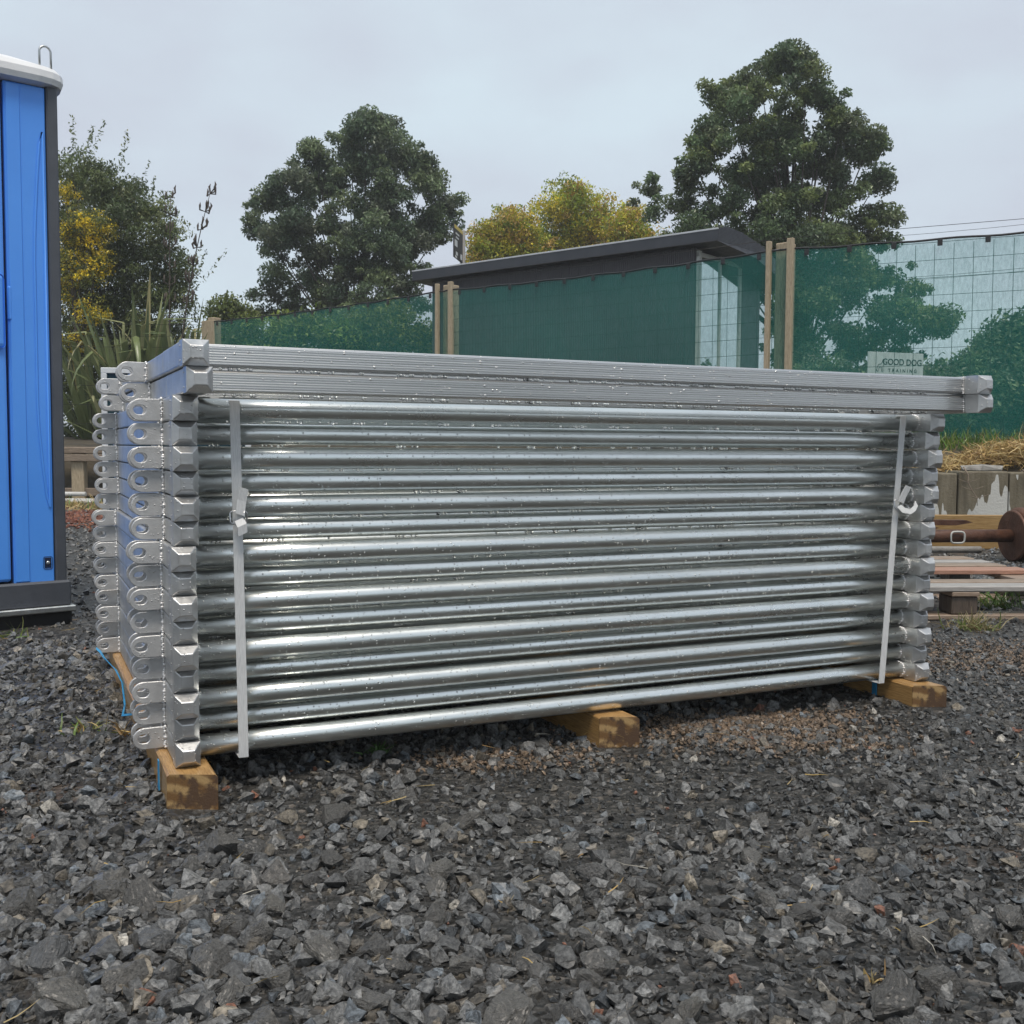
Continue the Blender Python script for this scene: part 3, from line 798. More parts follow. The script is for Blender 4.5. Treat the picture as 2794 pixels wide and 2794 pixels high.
ii = (np.arange(len(bx) - 1)[:, None] * nr + np.arange(nr - 1)[None]).ravel()
bank = link('bank', fast_mesh('bank', bv, np.stack([ii, ii + nr, ii + nr + 1, ii + 1], -1).ravel(), 4, M['bank'], smooth=True))
tag(bank, kind='structure')

# ------------------------------------------------------------------ concrete block wall
def conc():
    m, nt, b, _ = new_mat('stained_concrete')
    v = coords(nt)
    streak = noise(nt, coords(nt, (1, 1, .12)), 16, 5, .6)
    base = ramp(nt, streak, [(.3, (.085, .070, .042)), (.7, (.20, .175, .125))])
    # lime washed out along the foot, running up in tongues
    n = noise(nt, coords(nt, (1, 1, .16)), 7.5, 3, .5)
    sep = node(nt, 'ShaderNodeSeparateXYZ'); nt.links.new(node(nt, 'ShaderNodeNewGeometry').outputs['Position'], sep.inputs[0])
    lim = maprange(nt, n, .40, .62, .0, .52)
    lime = math_(nt, 'LESS_THAN', sep.outputs[2], lim)
    nt.links.new(mixc(nt, lime, base, (.50, .50, .47)), b.inputs['Base Color'])
    b.inputs['Roughness'].default_value = .8
    nt.links.new(bump(nt, noise(nt, v, 60, 5), .4, .01), b.inputs['Normal'])
    return m
M['conc'] = conc()
wl = empty('retaining_wall', (2.3, 8.32, 0), 0, 'low stained concrete block wall below the green fence', 'wall')
blk = [MB().bbox(0, .388, 0, .30, -.03, .545 - .008 * k, .012, seg=2).mesh('concrete_block', M['conc']) for k in range(3)]
for k in range(12): link('concrete_block', blk[k % 3], wl, (k * .398 + .005, random.uniform(-.008, .008), 0), (0, 0, random.uniform(-.012, .012)))
M['grey'] = pmat('grey_concrete', (.20, .19, .175), (.33, .32, .30), 14, (.6, .8), 0, .5, 60)
v, f = hull(900, 30, (.35, .4), 1, .03); v = v * [.19, .12, .16]
o = link('concrete_chunk', fast_mesh('concrete_chunk', v, f.ravel(), 3, M['grey'])); o.location = (3.72, 8.47, .56)
tag(o, 'flat grey broken concrete lump on top of the block wall', 'concrete lump')

# ------------------------------------------------------------------ strands (grass, hay, straw)
def strands(name, P, D, L, W, cols, seg=4, droop=.5, mat='straw', wander=.15):
    """P roots (n,3), D directions (n,3), L lengths, W widths -> ribbons"""
    n = len(P); D = D / np.linalg.norm(D, axis=1, keepdims=True)
    side = np.cross(D, rng.normal(size=(n, 3))); side /= np.linalg.norm(side, axis=1, keepdims=True) + 1e-9
    V = np.zeros((n, seg + 1, 2, 3)); p = P.copy(); d = D.copy()
    for k in range(seg + 1):
        w = W * (1 - (k / seg) ** 2 * .85)
        V[:, k, 0] = p - side * w[:, None]; V[:, k, 1] = p + side * w[:, None]
        p = p + d * (L / seg)[:, None]
        d = d + np.array([0, 0, -1]) * (droop / seg) + rng.normal(0, wander, (n, 3)); d /= np.linalg.norm(d, axis=1, keepdims=True)
    q = np.arange(seg); F = np.stack([q * 2, q * 2 + 1, q * 2 + 3, q * 2 + 2], -1)
    F = (F[None] + (np.arange(n) * (seg + 1) * 2)[:, None, None]).ravel()
    c = np.repeat(np.concatenate([cols, np.ones((n, 1))], 1), (seg + 1) * 2, 0)
    return fast_mesh(name, V.reshape(-1, 3), F, 4, M[mat], c)
def pick(n, pal): pal = np.array(pal); return pal[rng.integers(0, len(pal), n)] * rng.uniform(.7, 1.25, (n, 1))
HAY = [(.50, .36, .14), (.42, .28, .10), (.58, .45, .22), (.30, .19, .08)]
GRS = [(.10, .20, .03), (.16, .26, .05), (.08, .14, .03), (.22, .24, .07)]
# hay heaped in front of the fence
n = 3600
a = rng.normal(0, 1, (n, 2)); hx = 4.20 + a[:, 0] * .50; hy = 8.93 + np.clip(a[:, 1], -1.6, 1.6) * .17
hz = .53 + .24 * np.exp(-((hx - 4.25) / .55) ** 2) * rng.random(n) ** .5
P = np.stack([hx, hy - .05, hz], -1); D = rng.normal(size=(n, 3)) * [1, .6, .35]; D[:, 2] = np.abs(D[:, 2])
me = strands('hay_heap', P, D, rng.uniform(.08, .24, n), rng.uniform(.003, .006, n), pick(n, HAY), 5, 1.1, wander=.35)
tag(link('hay_heap', me), 'heap of pale dry hay along the foot of the green fence', 'hay', kind='stuff')
n = 2600
gx_ = rng.uniform(2.2, 6.0, n); gy_ = fence_y(gx_) - rng.uniform(.02, .5, n); gy_ = np.maximum(gy_, 8.7)
gz_ = .52 + .27 * np.clip((gy_ - 8.55) / np.maximum(fence_y(gx_) - 8.55, .2), 0, 1)
D = np.stack([rng.normal(0, .3, n), rng.normal(0, .3, n), np.ones(n)], -1)
me = strands('bank_grass', np.stack([gx_, gy_, gz_], -1), D, rng.uniform(.06, .2, n), rng.uniform(.003, .006, n), pick(n, GRS), 3, .6, 'leaf')
tag(link('bank_grass', me), 'short green grass on the bank under the green fence', 'grass', kind='stuff')
# dead roots hanging down the wall
for k, (x, ln, lab) in enumerate(((3.52, .30, 'dry twig with side shoots hanging down the block wall joint'), (3.98, .22, 'bare dry twig leaning over the block wall beside the concrete lump'))):
    mb = MB(); y = 8.30
    pts = [Vector((x + .02 * q + .015 * math.sin(q * 2) if k == 0 else x + .05 * q, y - .012 * q if k == 0 else y - .02 * q, (.58 if k == 0 else .52) - ln * q / 5 if k == 0 else .56 - .035 * q)) for q in range(6)]
    mb.tube(pts, [.006, .0055, .005, .004, .003, .002], 5)
    for q in (1, 2, 3, 4):
        for sgn in (-1, 1): mb.tube([pts[q], pts[q] + Vector((sgn * .05, -.01, .015)), pts[q] + Vector((sgn * .085, -.01, .03))], [.003, .0025, .001], 4)
    tag(part('dry_twig', mb, M['oldwood'], None), lab, 'twig')

# ------------------------------------------------------------------ green shade-cloth fence
def cloth():
    m, nt, b, out = new_mat('green_shade_cloth')
    v = coords(nt)
    w = noise(nt, coords(nt, (1, 1, .35)), 34, 6, .8); big = noise(nt, v, 1.3, 3)
    nt.links.new(ramp(nt, w, [(.3, (.010, .165, .140)), (.7, (.026, .285, .240))]), b.inputs['Base Color']); b.inputs['Roughness'].default_value = .55
    tl = node(nt, 'ShaderNodeBsdfTranslucent'); tl.inputs[0].default_value = (.008, .27, .22, 1)
    m1 = node(nt, 'ShaderNodeMixShader'); m1.inputs[0].default_value = .35
    nt.links.new(b.outputs[0], m1.inputs[1]); nt.links.new(tl.outputs[0], m1.inputs[2])
    tr = node(nt, 'ShaderNodeBsdfTransparent'); tr.inputs[0].default_value = (.93, 1, .99, 1)
    m2 = node(nt, 'ShaderNodeMixShader')
    fac = math_(nt, 'ADD', maprange(nt, w, .34, .66, .46, .68), maprange(nt, big, .3, .7, -.03, .03))
    nt.links.new(fac, m2.inputs[0]); nt.links.new(m1.outputs[0], m2.inputs[1]); nt.links.new(tr.outputs[0], m2.inputs[2])
    nt.links.new(m2.outputs[0], out.inputs[0])
    return m
M['cloth'] = cloth()
M['clip'] = pmat('black_clip', (.01, .01, .011), (.016, .016, .018), 20, (.4, .5))
M['fwire'] = pmat('dull_fence_wire', (.022, .022, .020), (.040, .040, .038), 10, (.6, .7), .2)
fe = empty('shade_cloth_fence', (FP[2][0], FP[2][1], .79), 0, 'long green shade cloth fence with timber posts and wire netting', 'fence')
fo = Vector((FP[2][0], FP[2][1], .79))
ZT, ZB = 2.64, .81
for s_ in range(3):
    A, B = Vector((*FP[s_], 0)), Vector((*FP[s_ + 1], 0)); L = (B - A).length; dr_ = (B - A).normalized(); nn = Vector((dr_.y, -dr_.x, 0))
    if nn.y > 0: nn = -nn
    nxs, nzs = int(L / .12), 16; vs = []
    for iz in range(nzs + 1):
        for ix in range(nxs + 1):
            a = ix / nxs; z = ZB + (ZT - ZB) * iz / nzs
            sag = -.025 * math.sin(math.pi * a) * (iz / nzs) + .006 * math.sin(a * L * 9) * (iz > nzs - 2)
            off = .014 * math.sin(a * L * 2.3 + s_) * math.sin(iz * .5 + a * 3) + .005 * math.sin(a * L * 11 + iz * .4)
            p = A + dr_ * (a * L) + nn * off; vs.append(tuple(Vector((p.x, p.y, z + sag)) - fo))
    ii = [(iz * (nxs + 1) + ix) for iz in range(nzs) for ix in range(nxs)]
    cl = MB().add(vs, [(i, i + 1, i + nxs + 2, i + nxs + 1) for i in ii], True)
    c_ = link('cloth', cl.mesh('cloth', M['cloth'], False), fe)
    hem = MB(); 
    hem.tube([tuple(Vector(vs[nzs * (nxs + 1) + ix]) + Vector((0, 0, .002))) for ix in range(0, nxs + 1)], .010, 5)
    part('hem', hem, M['clip'], c_)
    part('hem', MB().tube([tuple(Vector(vs[ix])) for ix in range(0, nxs + 1)], .008, 5), M['clip'], c_)
    # clips top and bottom
    ang = math.atan2(dr_.y, dr_.x)
    me = MB().bbox(-.022, .022, -.006, .006, -.045, .012, .003).mesh('clip', M['clip'])
    for q in range(int(L / .40)):
        p = A + dr_ * (.25 + q * .40) + nn * .018
        if s_ >= 1 or q % 1 == 0:
            link('clip', me, c_, (p.x - fo.x, p.y - fo.y, ZT - .02 - fo.z - .02 * math.sin(math.pi * (.25 + q * .4) / L)), (0, 0, ang))
            if s_ >= 2: link('clip', me, c_, (p.x - fo.x, p.y - fo.y, ZB + .045 - fo.z), (0, 0, ang))
    # netting behind the cloth and line wire above
    nb = -nn * .045
    for z in np.arange(.85, 2.62, .16):
        p0, p1 = A + nb, B + nb
        part('netting_wire', MB().tube([(p0.x - fo.x, p0.y - fo.y, z - fo.z), ((p0.x + p1.x) / 2 - fo.x, (p0.y + p1.y) / 2 - fo.y, z - fo.z - .006), (p1.x - fo.x, p1.y - fo.y, z - fo.z)], .0026, 4, False), M['fwire'], fe)
    if s_ >= 1:
        vme = MB().tube([(0, 0, .02), (.003, 0, .9), (-.002, 0, 1.80)], .0026, 4, False).mesh('netting_wire', M['fwire'])
        for q in np.arange(.08, L, .165):
            p = A + dr_ * q + nb; link('netting_wire', vme, fe, (p.x - fo.x, p.y - fo.y, 0))
    p0, p1 = A, B
    part('line_wire', MB().tube([(A.x - fo.x, A.y - fo.y, 2.755 - fo.z), ((A.x + B.x) / 2 - fo.x, (A.y + B.y) / 2 - fo.y, 2.735 - fo.z), (B.x - fo.x, B.y - fo.y, 2.755 - fo.z)], .0028, 4), M['fwire'], fe)
for k, (x, y) in enumerate(FP):
    aa = R(-39.5 if k < 3 else -28.4); nn = Vector((-math.sin(aa), math.cos(aa), 0)) * .10
    pe = link('post', MB().bbox(-.072, .072, -.075, .075, -.15, 1.93, .008).mesh('post', M['post']), fe, (x - fo.x + nn.x, y - fo.y + nn.y, 0), (0, 0, aa))
    if k in (1, 2):
        link('batten', MB().bbox(-.140, -.092, -.150, -.104, .0, 1.945, .004).mesh('batten', M['post']), pe)
        link('batten', MB().bbox(.078, .142, -.150, -.104, .0, 1.95, .004).mesh('batten', M['post']), pe)
    if k == 0:
        link('batten', MB().bbox(-.17, -.005, -.125, -.078, .0, 1.88, .004).mesh('batten', M['post']), pe)
        link('batten', MB().bbox(.005, .16, -.125, -.078, .0, 1.87, .004).mesh('batten', M['post']), pe)
# plain wire fence running on from the corner post
wf = empty('wire_fence', (-8.5, 16.7, .79), 0, 'plain wire fence in front of the flax bushes', 'fence')
for z in (.25, .55, .85, 1.15, 1.45, 1.62, 1.80): part('line_wire', MB().tube([(-7, 0, z), (-1, .02, z - .012), (3.65, .1, z)], .0035, 4), M['fwire'], wf)
for x in (-6.5, -2.6): part('post', MB().bbox(x - .06, x + .06, -.06, .06, -.2, 1.9, .01), M['post'], wf)
for x in np.arange(-5, 3.6, .3): part('netting_wire', MB().tube([(x, .02, .0), (x, .03, 1.6)], .002, 3, False), M['fwire'], wf)

# ------------------------------------------------------------------ cabin behind the fence
def clad():
    m, nt, b, _ = new_mat('charcoal_cladding')
    w = noise(nt, coords(nt), 5, 3)
    nt.links.new(ramp(nt, w, [(.3, (.050, .047, .054)), (.7, (.068, .064, .072))]), b.inputs['Base Color']); b.inputs['Roughness'].default_value = .5
    return m
M['clad'] = clad()
M['roofmetal'] = pmat('charcoal_roof', (.030, .033, .042), (.045, .048, .058), 5, (.3, .45), .2)
M['gutter'] = pmat('pale_flashing', (.45, .46, .48), (.55, .56, .58), 5, (.3, .45), .3)
M['glass'] = pmat('door_glass', (.70, .74, .75), (.78, .82, .83), 2, (.03, .06), 1.0)
M['frame'] = pmat('pale_frame', (.40, .40, .37), (.48, .48, .45), 5, (.4, .5))
cdir = Vector((-.771, .636, 0)); cang = math.atan2(cdir.y, cdir.x)
cb = empty('cabin', (2.69, 14.2, .85), cang, 'dark charcoal ribbed cabin with a curved roof end behind the green fence', 'cabin')
# local x runs along the long wall away from the near corner, local y = away from viewer is negative of (-.636,-.771)
CH = 3.60 - .85
YS = -1  # back of the cabin lies at negative local y
wm = MB(); n = 150; L0, L1 = .42, 5.35; vs = []
for k in range(n * 4 + 1):
    x = L0 + (L1 - L0) * k / (n * 4); y = -.16 - (.012 if k % 4 in (1, 2) else 0)
    vs += [(x, y, -.1), (x, y, CH - .10)]
wm.add(vs, [(2 * k, 2 * k + 2, 2 * k + 3, 2 * k + 1) for k in range(n * 4)])
wm.box(L0 + .01, L1 - .01, -2.1, -.178, -.1, CH - .12)
part('wall', wm, M['clad'], cb)
# roof: arched section extruded along x
def rz_(s): return CH + .06 * min(1, s / .25) - .42 * max(0, (s - .35) / 1.95) ** 1.7
prof = [(0, CH - .16), (0, CH)] + [(-s, rz_(s)) for s in np.linspace(.08, 2.3, 22)] + [(-2.3, rz_(2.3) - .16), (-1.1, CH - .24)]
rfm = MB().prism([(y, z) for y, z in prof], 5.66, 'X', 0)
rf = part('roof', rfm, M['roofmetal'], cb)
part('flashing', MB().bbox(-.004, 5.665, -.02, .006, CH - .012, CH + .012, .003), M['gutter'], rf)
for k in range(11): 
    z0 = CH - .145 + k * .0185
    part('gable_rib', MB().box(-.008, .001, -2.0 + k * .13 if k > 5 else -1.35 + k * .0, -.01, z0, z0 + .008), M['roofmetal'], rf)
part('soffit_edge', MB().bbox(.0, 5.65, -.012, .008, CH - .165, CH - .150, .003), M['black'], rf)
gd = part('glass_door', MB().bbox(L0 - .035, L0 - .005, -1.35, -.20, .0, CH - .30, .004), M['glass'], cb)
for y0, y1 in ((-.24, -.175), (-1.40, -1.34), (-.80, -.76)): part('door_frame', MB().bbox(L0 - .055, L0 - .002, y0, y1, -.02, CH - .22, .004), M['frame'], gd)
part('door_frame', MB().bbox(L0 - .053, L0 - .003, -1.40, -.175, CH - .30, CH - .24, .004), M['frame'], gd)

# ------------------------------------------------------------------ signs
M['white'] = pmat('white_board', (.62, .64, .64), (.72, .74, .74), 6, (.4, .55))
M['ink'] = pmat('black_ink', (.012, .012, .014), (.02, .02, .022), 10, (.5, .6))
M['yellow'] = pmat('yellow_print', (.62, .48, .10), (.70, .55, .14), 6, (.4, .5))
M['whitepost'] = wood('white_painted_post', (.42, .40, .37), (.62, .60, .57), 4, (.5, .7), (6, 6, .5))
def text(body, size, parent, loc, spacing=1.0, name='lettering', mat='ink'):
    cu = bpy.data.curves.new('t', 'FONT'); cu.body = body; cu.size = size; cu.extrude = .0008; cu.align_x = 'CENTER'; cu.space_character = spacing; cu.offset = size * .012
    o = bpy.data.objects.new('t', cu); C.objects.link(o)
    bpy.context.view_layer.update()
    me = bpy.data.meshes.new_from_object(o.evaluated_get(bpy.context.evaluated_depsgraph_get()))
    bpy.data.objects.remove(o); me.materials.clear(); me.materials.append(M[mat])
    return link(name, me, parent, loc, (math.pi / 2, 0, 0))
c0 = at(2368, 959, 10.9); c1 = at(2519, 969, 11.15)
ang = math.atan2(c1.y - c0.y, c1.x - c0.x); SW = (Vector((c1.x, c1.y, 0)) - Vector((c0.x, c0.y, 0))).length
sg = empty('training_sign', ((c0.x + c1.x) / 2, (c0.y + c1.y) / 2, .84), ang, 'white GOOD DOG TRAINING board standing behind the green cloth', 'sign')
st = c0.z - .84
bd = part('board', MB().bbox(-SW / 2, SW / 2, -.006, .006, st - .42, st, .002), M['white'], sg)
text('GOOD DOG', .088, bd, (.08, -.0075, st - .125), 1.0)
text('TRAINING', .05, bd, (.085, -.0075, st - .20), 1.75)
for k in range(16): part('fine_print', MB().box(-.25 + k * .032, -.25 + k * .032 + .022, -.0072, -.0062, st - .262, st - .248), M['ink'], bd)
lg = [(-.245, -.19), (-.235, -.15), (-.22, -.125), (-.19, -.12), (-.175, -.10), (-.165, -.07), (-.15, -.085), (-.155, -.115), (-.165, -.15), (-.165, -.195), (-.18, -.195), (-.185, -.15), (-.215, -.155), (-.222, -.195), (-.245, -.19)]
part('dog_emblem', MB().tube([(x, -.0075, st + z) for x, z in lg], .0028, 4), M['ink'], bd)
for x in (-SW / 2 + .05, SW / 2 - .05): part('leg', MB().bbox(x - .02, x + .02, .008, .045, -.1, st - .02, .004), M['post'], sg)
# black and yellow board on a white post beyond the cabin
q0 = at(1238, 609, 20.0); q1 = at(1261, 630, 20.72)
ang = math.atan2(q1.y - q0.y, q1.x - q0.x); SW = math.hypot(q1.x - q0.x, q1.y - q0.y); top = q0.z - .9; bot = at(1238, 700, 20.0).z - .9
rs = empty('roadside_sign', (q1.x, q1.y, .9), ang, 'black board with a yellow stripe on a white post above the cabin roof', 'sign')
part('post', MB().bbox(.0, .09, -.045, .045, -.1, top + .02, .006), M['whitepost'], rs)
bd = part('board', MB().bbox(-SW, -.002, -.012, .012, bot, top, .003), M['ink'], rs)
part('stripe', MB().box(-SW + .01, -.01, -.0155, -.0125, top - .075, top - .01), M['yellow'], bd)
for x, z, w, h in ((-.62, -.17, .30, .03), (-.60, -.24, .24, .03), (-.70, -.40, .22, .12), (-.60, -.55, .16, .06), (-.66, -.61, .16, .045), (-.20, -.57, .14, .10)): part('print', MB().box(x, x + w, -.0155, -.0125, top + z, top + z + h), M['white'], bd)

# ------------------------------------------------------------------ trees
def leaf_mesh(name, centres, size, cols, mat='leaf', aspect=.5, flat=.5):
    n = len(centres)
    d = rng.normal(size=(n, 3)); d[:, 2] -= .25; d /= np.linalg.norm(d, axis=1, keepdims=True)
    u = rng.normal(size=(n, 3)) * flat + np.array([0, 0, 1]); s = np.cross(d, u); s /= np.linalg.norm(s, axis=1, keepdims=True) + 1e-9
    l = size[:, None]
    nrm = np.cross(s, d)
    V = np.stack([centres - d * l * .5, centres + s * l * aspect * .5 + d * l * .05 + nrm * l * .08, centres + d * l * .5 - nrm * l * .06, centres - s * l * aspect * .5 + d * l * .05 + nrm * l * .08], 1)
    F = (np.array([0, 1, 2, 0, 2, 3])[None] + (np.arange(n) * 4)[:, None]).ravel()
    c = np.repeat(np.concatenate([cols, np.ones((n, 1))], 1), 4, 0)
    return fast_mesh(name, V.reshape(-1, 3), F, 3, M[mat], c)
M['bark'] = pmat('bark', (.05, .042, .034), (.11, .095, .08), 8, (.7, .9), 0, .8, 30, (1, 1, .25))
K = 2794 / 1932
def tree(name, label, cat, d, blobs, nleaf, lsize, pal, group=None, depth=.5, clump=(.20, .46), trunk=None, dens=1.0, shoots=0, leaf_asp=.5, ground_z=.85):
    """blobs: (x, y, r) seen in the photo at 1932 px; each becomes a ball of clumps at the tree's own distance"""
    cs = []; px0 = np.mean([b[0] for b in blobs])
    wid = (max(b[0] + b[2] for b in blobs) - min(b[0] - b[2] for b in blobs)) * K / PXF * d
    for bx_, by_, br in blobs:
        dd = d + random.uniform(-.5, .5) * wid * depth * .6
        c = at(bx_ * K, by_ * K, dd); cs.append((c, br * K / PXF * dd))
    bx0 = at((trunk or px0) * K, 1216, d).x
    base = Vector((bx0, d, ground_z))
    root = empty(name, base, 0, label, cat, group)
    tot = sum(r * r for _, r in cs)
    CL, CR, CC = [], [], []
    pal = np.array(pal)
    for c, r in cs:
        m = max(9, int(dens * 420 * r * r / tot))
        for _ in range(m):
            dv = np.random.default_rng(rng.integers(1e9)).normal(size=3); dv /= np.linalg.norm(dv)
            q = r * (.15 + 1.12 * random.random() ** .7)
            if random.random() < .30:
                q = r * random.uniform(1.0, 1.5); CL.append(np.array(c) + dv * q * [1, 1, .92]); CR.append(random.uniform(.5, .8) * clump[0]); CC.append(pal[random.randrange(len(pal))]); continue
            CL.append(np.array(c) + dv * q * [1, 1, .92]); CR.append(random.uniform(*clump) * (.6 + .4 * min(1, r))); CC.append(pal[random.randrange(len(pal))] * random.uniform(.75, 1.25))
    CL, CR, CC = np.array(CL), np.array(CR), np.array(CC)
    w = CR ** 2; w /= w.sum()
    idx = rng.choice(len(CL), nleaf, p=w)
    off = rng.normal(size=(nleaf, 3)); off *= (CR[idx] * (rng.random(nleaf) ** .5 * 1.15) / np.linalg.norm(off, axis=1))[:, None]; off[:, 2] *= .75
    pts = CL[idx] + off - np.array(base)
    cols = CC[idx] * rng.uniform(.65, 1.45, (nleaf, 1)) * np.array([1, 1, 1]) ** 1
    sz = lsize * rng.uniform(.65, 1.3, nleaf)
    if shoots:
        sp, scl = [], []
        for _ in range(shoots):
            c, r = random.choice(cs); a = random.uniform(-1.1, 1.1)
            p = np.array(c - base) + np.array([math.sin(a) * r * .8, random.uniform(-.3, .3), math.cos(a) * r * .75]); dv = np.array([math.sin(a) * .7 + .15, 0, 1.0]); ln = random.uniform(.3, .75)
            for t_ in np.linspace(0, 1, 34): sp.append(p + dv * t_ * ln + rng.normal(0, .035 * (1.1 - t_ * .7), 3)); scl.append(pal[random.randrange(len(pal))])
        pts = np.concatenate([pts, sp]); cols = np.concatenate([cols, np.array(scl)]); sz = np.concatenate([sz, np.full(len(sp), lsize)])
    link('crown', leaf_mesh('crown', pts, sz, cols, aspect=leaf_asp), root)
    mb = MB(); top = max((c for c, r in cs), key=lambda c: c.z) - base
    tr = max(.03, (.010 if shoots else .017) * top.z)
    mb.tube([(0, 0, -.3), (.02 * top.x, 0, top.z * .25), (top.x * .4, top.y * .3, top.z * .55), (top.x * .9, top.y * .8, top.z * .92)], [tr, tr * .85, tr * .6, tr * .15], 8)
    tk = part('trunk', mb, M['bark'], root)
    lb = MB()
    for c, r in cs:
        e = c - base; h = max(.1, e.z * random.uniform(.35, .6)); s0 = Vector((top.x * .4 * h / max(top.z * .55, .1), top.y * .3 * h / max(top.z * .55, .1), h))
        if h > top.z * .55: s0 = Vector((top.x * .5, top.y * .4, h))
        mid = (s0 + e) / 2 + Vector((0, 0, -.05 * (e - s0).length)); lb.tube([s0, mid, e], [tr * .30, tr * .17, tr * .05], 6)
    part('limb', lb, M['bark'], tk)
    return root
DK = [(.122, .172, .100), (.098, .145, .088), (.155, .208, .108), (.138, .165, .108), (.185, .235, .118)]
GD = [(.48, .45, .045), (.36, .41, .055), (.58, .48, .055), (.22, .30, .05), (.52, .36, .10)]
OL = [(.16, .20, .080), (.125, .16, .068), (.21, .235, .10), (.095, .13, .058)]
YL = [(.80, .62, .04), (.72, .55, .04), (.52, .42, .04), (.26, .26, .05), (.15, .18, .05), (.12, .15, .05)]
T1 = [(692, 240, 32), (725, 245, 30), (660, 275, 35), (705, 295, 48), (760, 300, 42), (592, 296, 26), (575, 335, 38), (615, 350, 44), (660, 355, 50), (725, 365, 60), (795, 355, 48), (840, 375, 30), (512, 362, 24),
      (520, 400, 36), (480, 412, 22), (560, 425, 46), (625, 430, 52), (700, 440, 56), (770, 440, 52), (835, 430, 32), (520, 460, 30), (575, 490, 46), (645, 505, 50), (720, 510, 54), (785, 505, 42), (545, 540, 40), (610, 560, 48), (690, 575, 50), (765, 565, 42), (500, 575, 30), (560, 600, 42), (640, 620, 46), (730, 620, 46)]
tree('broadleaf_tree', 'dark green broadleaf tree rising behind the fence left of the cabin roof sign', 'tree', 24, T1, 104000, .090, DK, 'trees behind the fence', trunk=660, clump=(.17, .42))
T2 = [(1478, 112, 22), (1505, 130, 28), (1455, 145, 28), (1520, 165, 36), (1400, 168, 24), (1360, 170, 26), (1440, 190, 42), (1385, 215, 44), (1500, 220, 50), (1560, 200, 30), (1590, 225, 22), (1330, 270, 32), (1395, 275, 50), (1465, 285, 56), (1540, 275, 52), (1610, 275, 40), (1645, 262, 20),
      (1305, 320, 32), (1360, 340, 50), (1440, 355, 58), (1525, 350, 60), (1600, 340, 52), (1650, 350, 34), (1225, 360, 26), (1270, 390, 42), (1340, 410, 52), (1430, 425, 60), (1520, 425, 60), (1605, 420, 55), (1660, 425, 34), (1300, 450, 44), (1390, 470, 50), (1480, 490, 56), (1570, 490, 56), (1650, 500, 50), (1540, 570, 60), (1640, 580, 60), (1710, 560, 42), (1740, 605, 36), (1700, 650, 46), (1600, 660, 56), (1500, 650, 56), (1420, 470, 50), (1500, 455, 50), (1560, 530, 50), (1480, 540, 50), (1400, 530, 44), (1330, 480, 40)]
tree('broadleaf_tree', 'tallest dark green broadleaf tree, behind the curved end of the cabin roof', 'tree', 21, T2, 146000, .086, [(.125, .185, .088), (.102, .150, .082), (.165, .22, .096), (.14, .175, .092), (.21, .26, .10)], 'trees behind the fence', trunk=1520, clump=(.17, .42))
tree('golden_tree', 'golden green bushy tree above the middle of the cabin roof', 'tree', 27, [(1068, 362, 26), (1045, 395, 36), (1090, 400, 40), (1130, 395, 30), (1060, 440, 44), (1115, 445, 44), (1150, 440, 30), (1040, 480, 40), (1100, 490, 44), (1150, 490, 36), (1070, 530, 40), (1130, 530, 40)], 34000, .085, GD, 'trees behind the fence')
tree('golden_tree', 'lower golden tree right beside the black roadside sign', 'tree', 26, [(955, 410, 22), (935, 440, 32), (980, 430, 30), (905, 470, 28), (950, 480, 40), (1000, 470, 34), (895, 510, 26), (940, 520, 36), (990, 520, 36)], 26000, .085, GD, 'trees behind the fence')
tree('golden_tree', 'small golden tree tucked under the left arm of the tallest tree', 'tree', 25, [(1190, 405, 22), (1180, 440, 30), (1210, 450, 28), (1195, 480, 34), (1185, 520, 30)], 12000, .085, GD, 'trees behind the fence')
tree('olive_shrub', 'tall olive green shrub with fine upright shoots behind the flax', 'shrub', 18.6, [(135, 320, 36), (175, 335, 40), (215, 350, 40), (250, 375, 38), (285, 400, 34), (150, 390, 46), (210, 410, 50), (265, 440, 48), (315, 450, 36), (140, 460, 48), (200, 480, 54), (265, 510, 54), (325, 510, 40), (150, 550, 52), (220, 570, 56), (290, 580, 54), (345, 560, 32), (95, 400, 50), (90, 500, 50), (160, 640, 60), (250, 650, 60), (330, 640, 46), (150, 720, 60), (240, 740, 60), (330, 730, 60), (160, 800, 60), (260, 810, 60), (350, 800, 50)], 90000, .070, OL, 'shrubs behind the wire fence', shoots=60, dens=2.2, clump=(.16, .34), leaf_asp=.42)
tree('yellow_shrub', 'bright yellow flowering shrub beside the blue toilet', 'shrub', 17.7, [(125, 365, 18), (130, 430, 26), (170, 425, 26), (195, 435, 20), (150, 465, 30), (185, 490, 26), (130, 500, 30), (165, 520, 28), (125, 560, 24), (175, 590, 24), (150, 640, 26)], 13000, .05, YL, 'shrubs behind the wire fence', dens=1.6, clump=(.09, .2))
tree('bush', 'small green bush beyond the corner post of the fence', 'bush', 22, [(425, 575, 14), (445, 585, 14), (410, 592, 14), (435, 605, 20), (465, 600, 16)], 2600, .10, [(.11, .15, .04), (.16, .19, .05)], 'bushes beyond the fence')
tree('hedge_bush', 'bright climbing bush showing through the cloth near the corner post', 'bush', 18.6, [(480, 630, 24), (520, 640, 26), (560, 635, 26), (600, 625, 24), (640, 632, 26), (450, 660, 26), (500, 680, 30), (560, 690, 30), (620, 690, 30), (420, 640, 20), (410, 670, 24), (540, 610, 16), (680, 640, 24), (660, 660, 24)], 16000, .09, [(.14, .20, .04), (.20, .25, .05), (.07, .10, .03)], 'bushes beyond the fence')
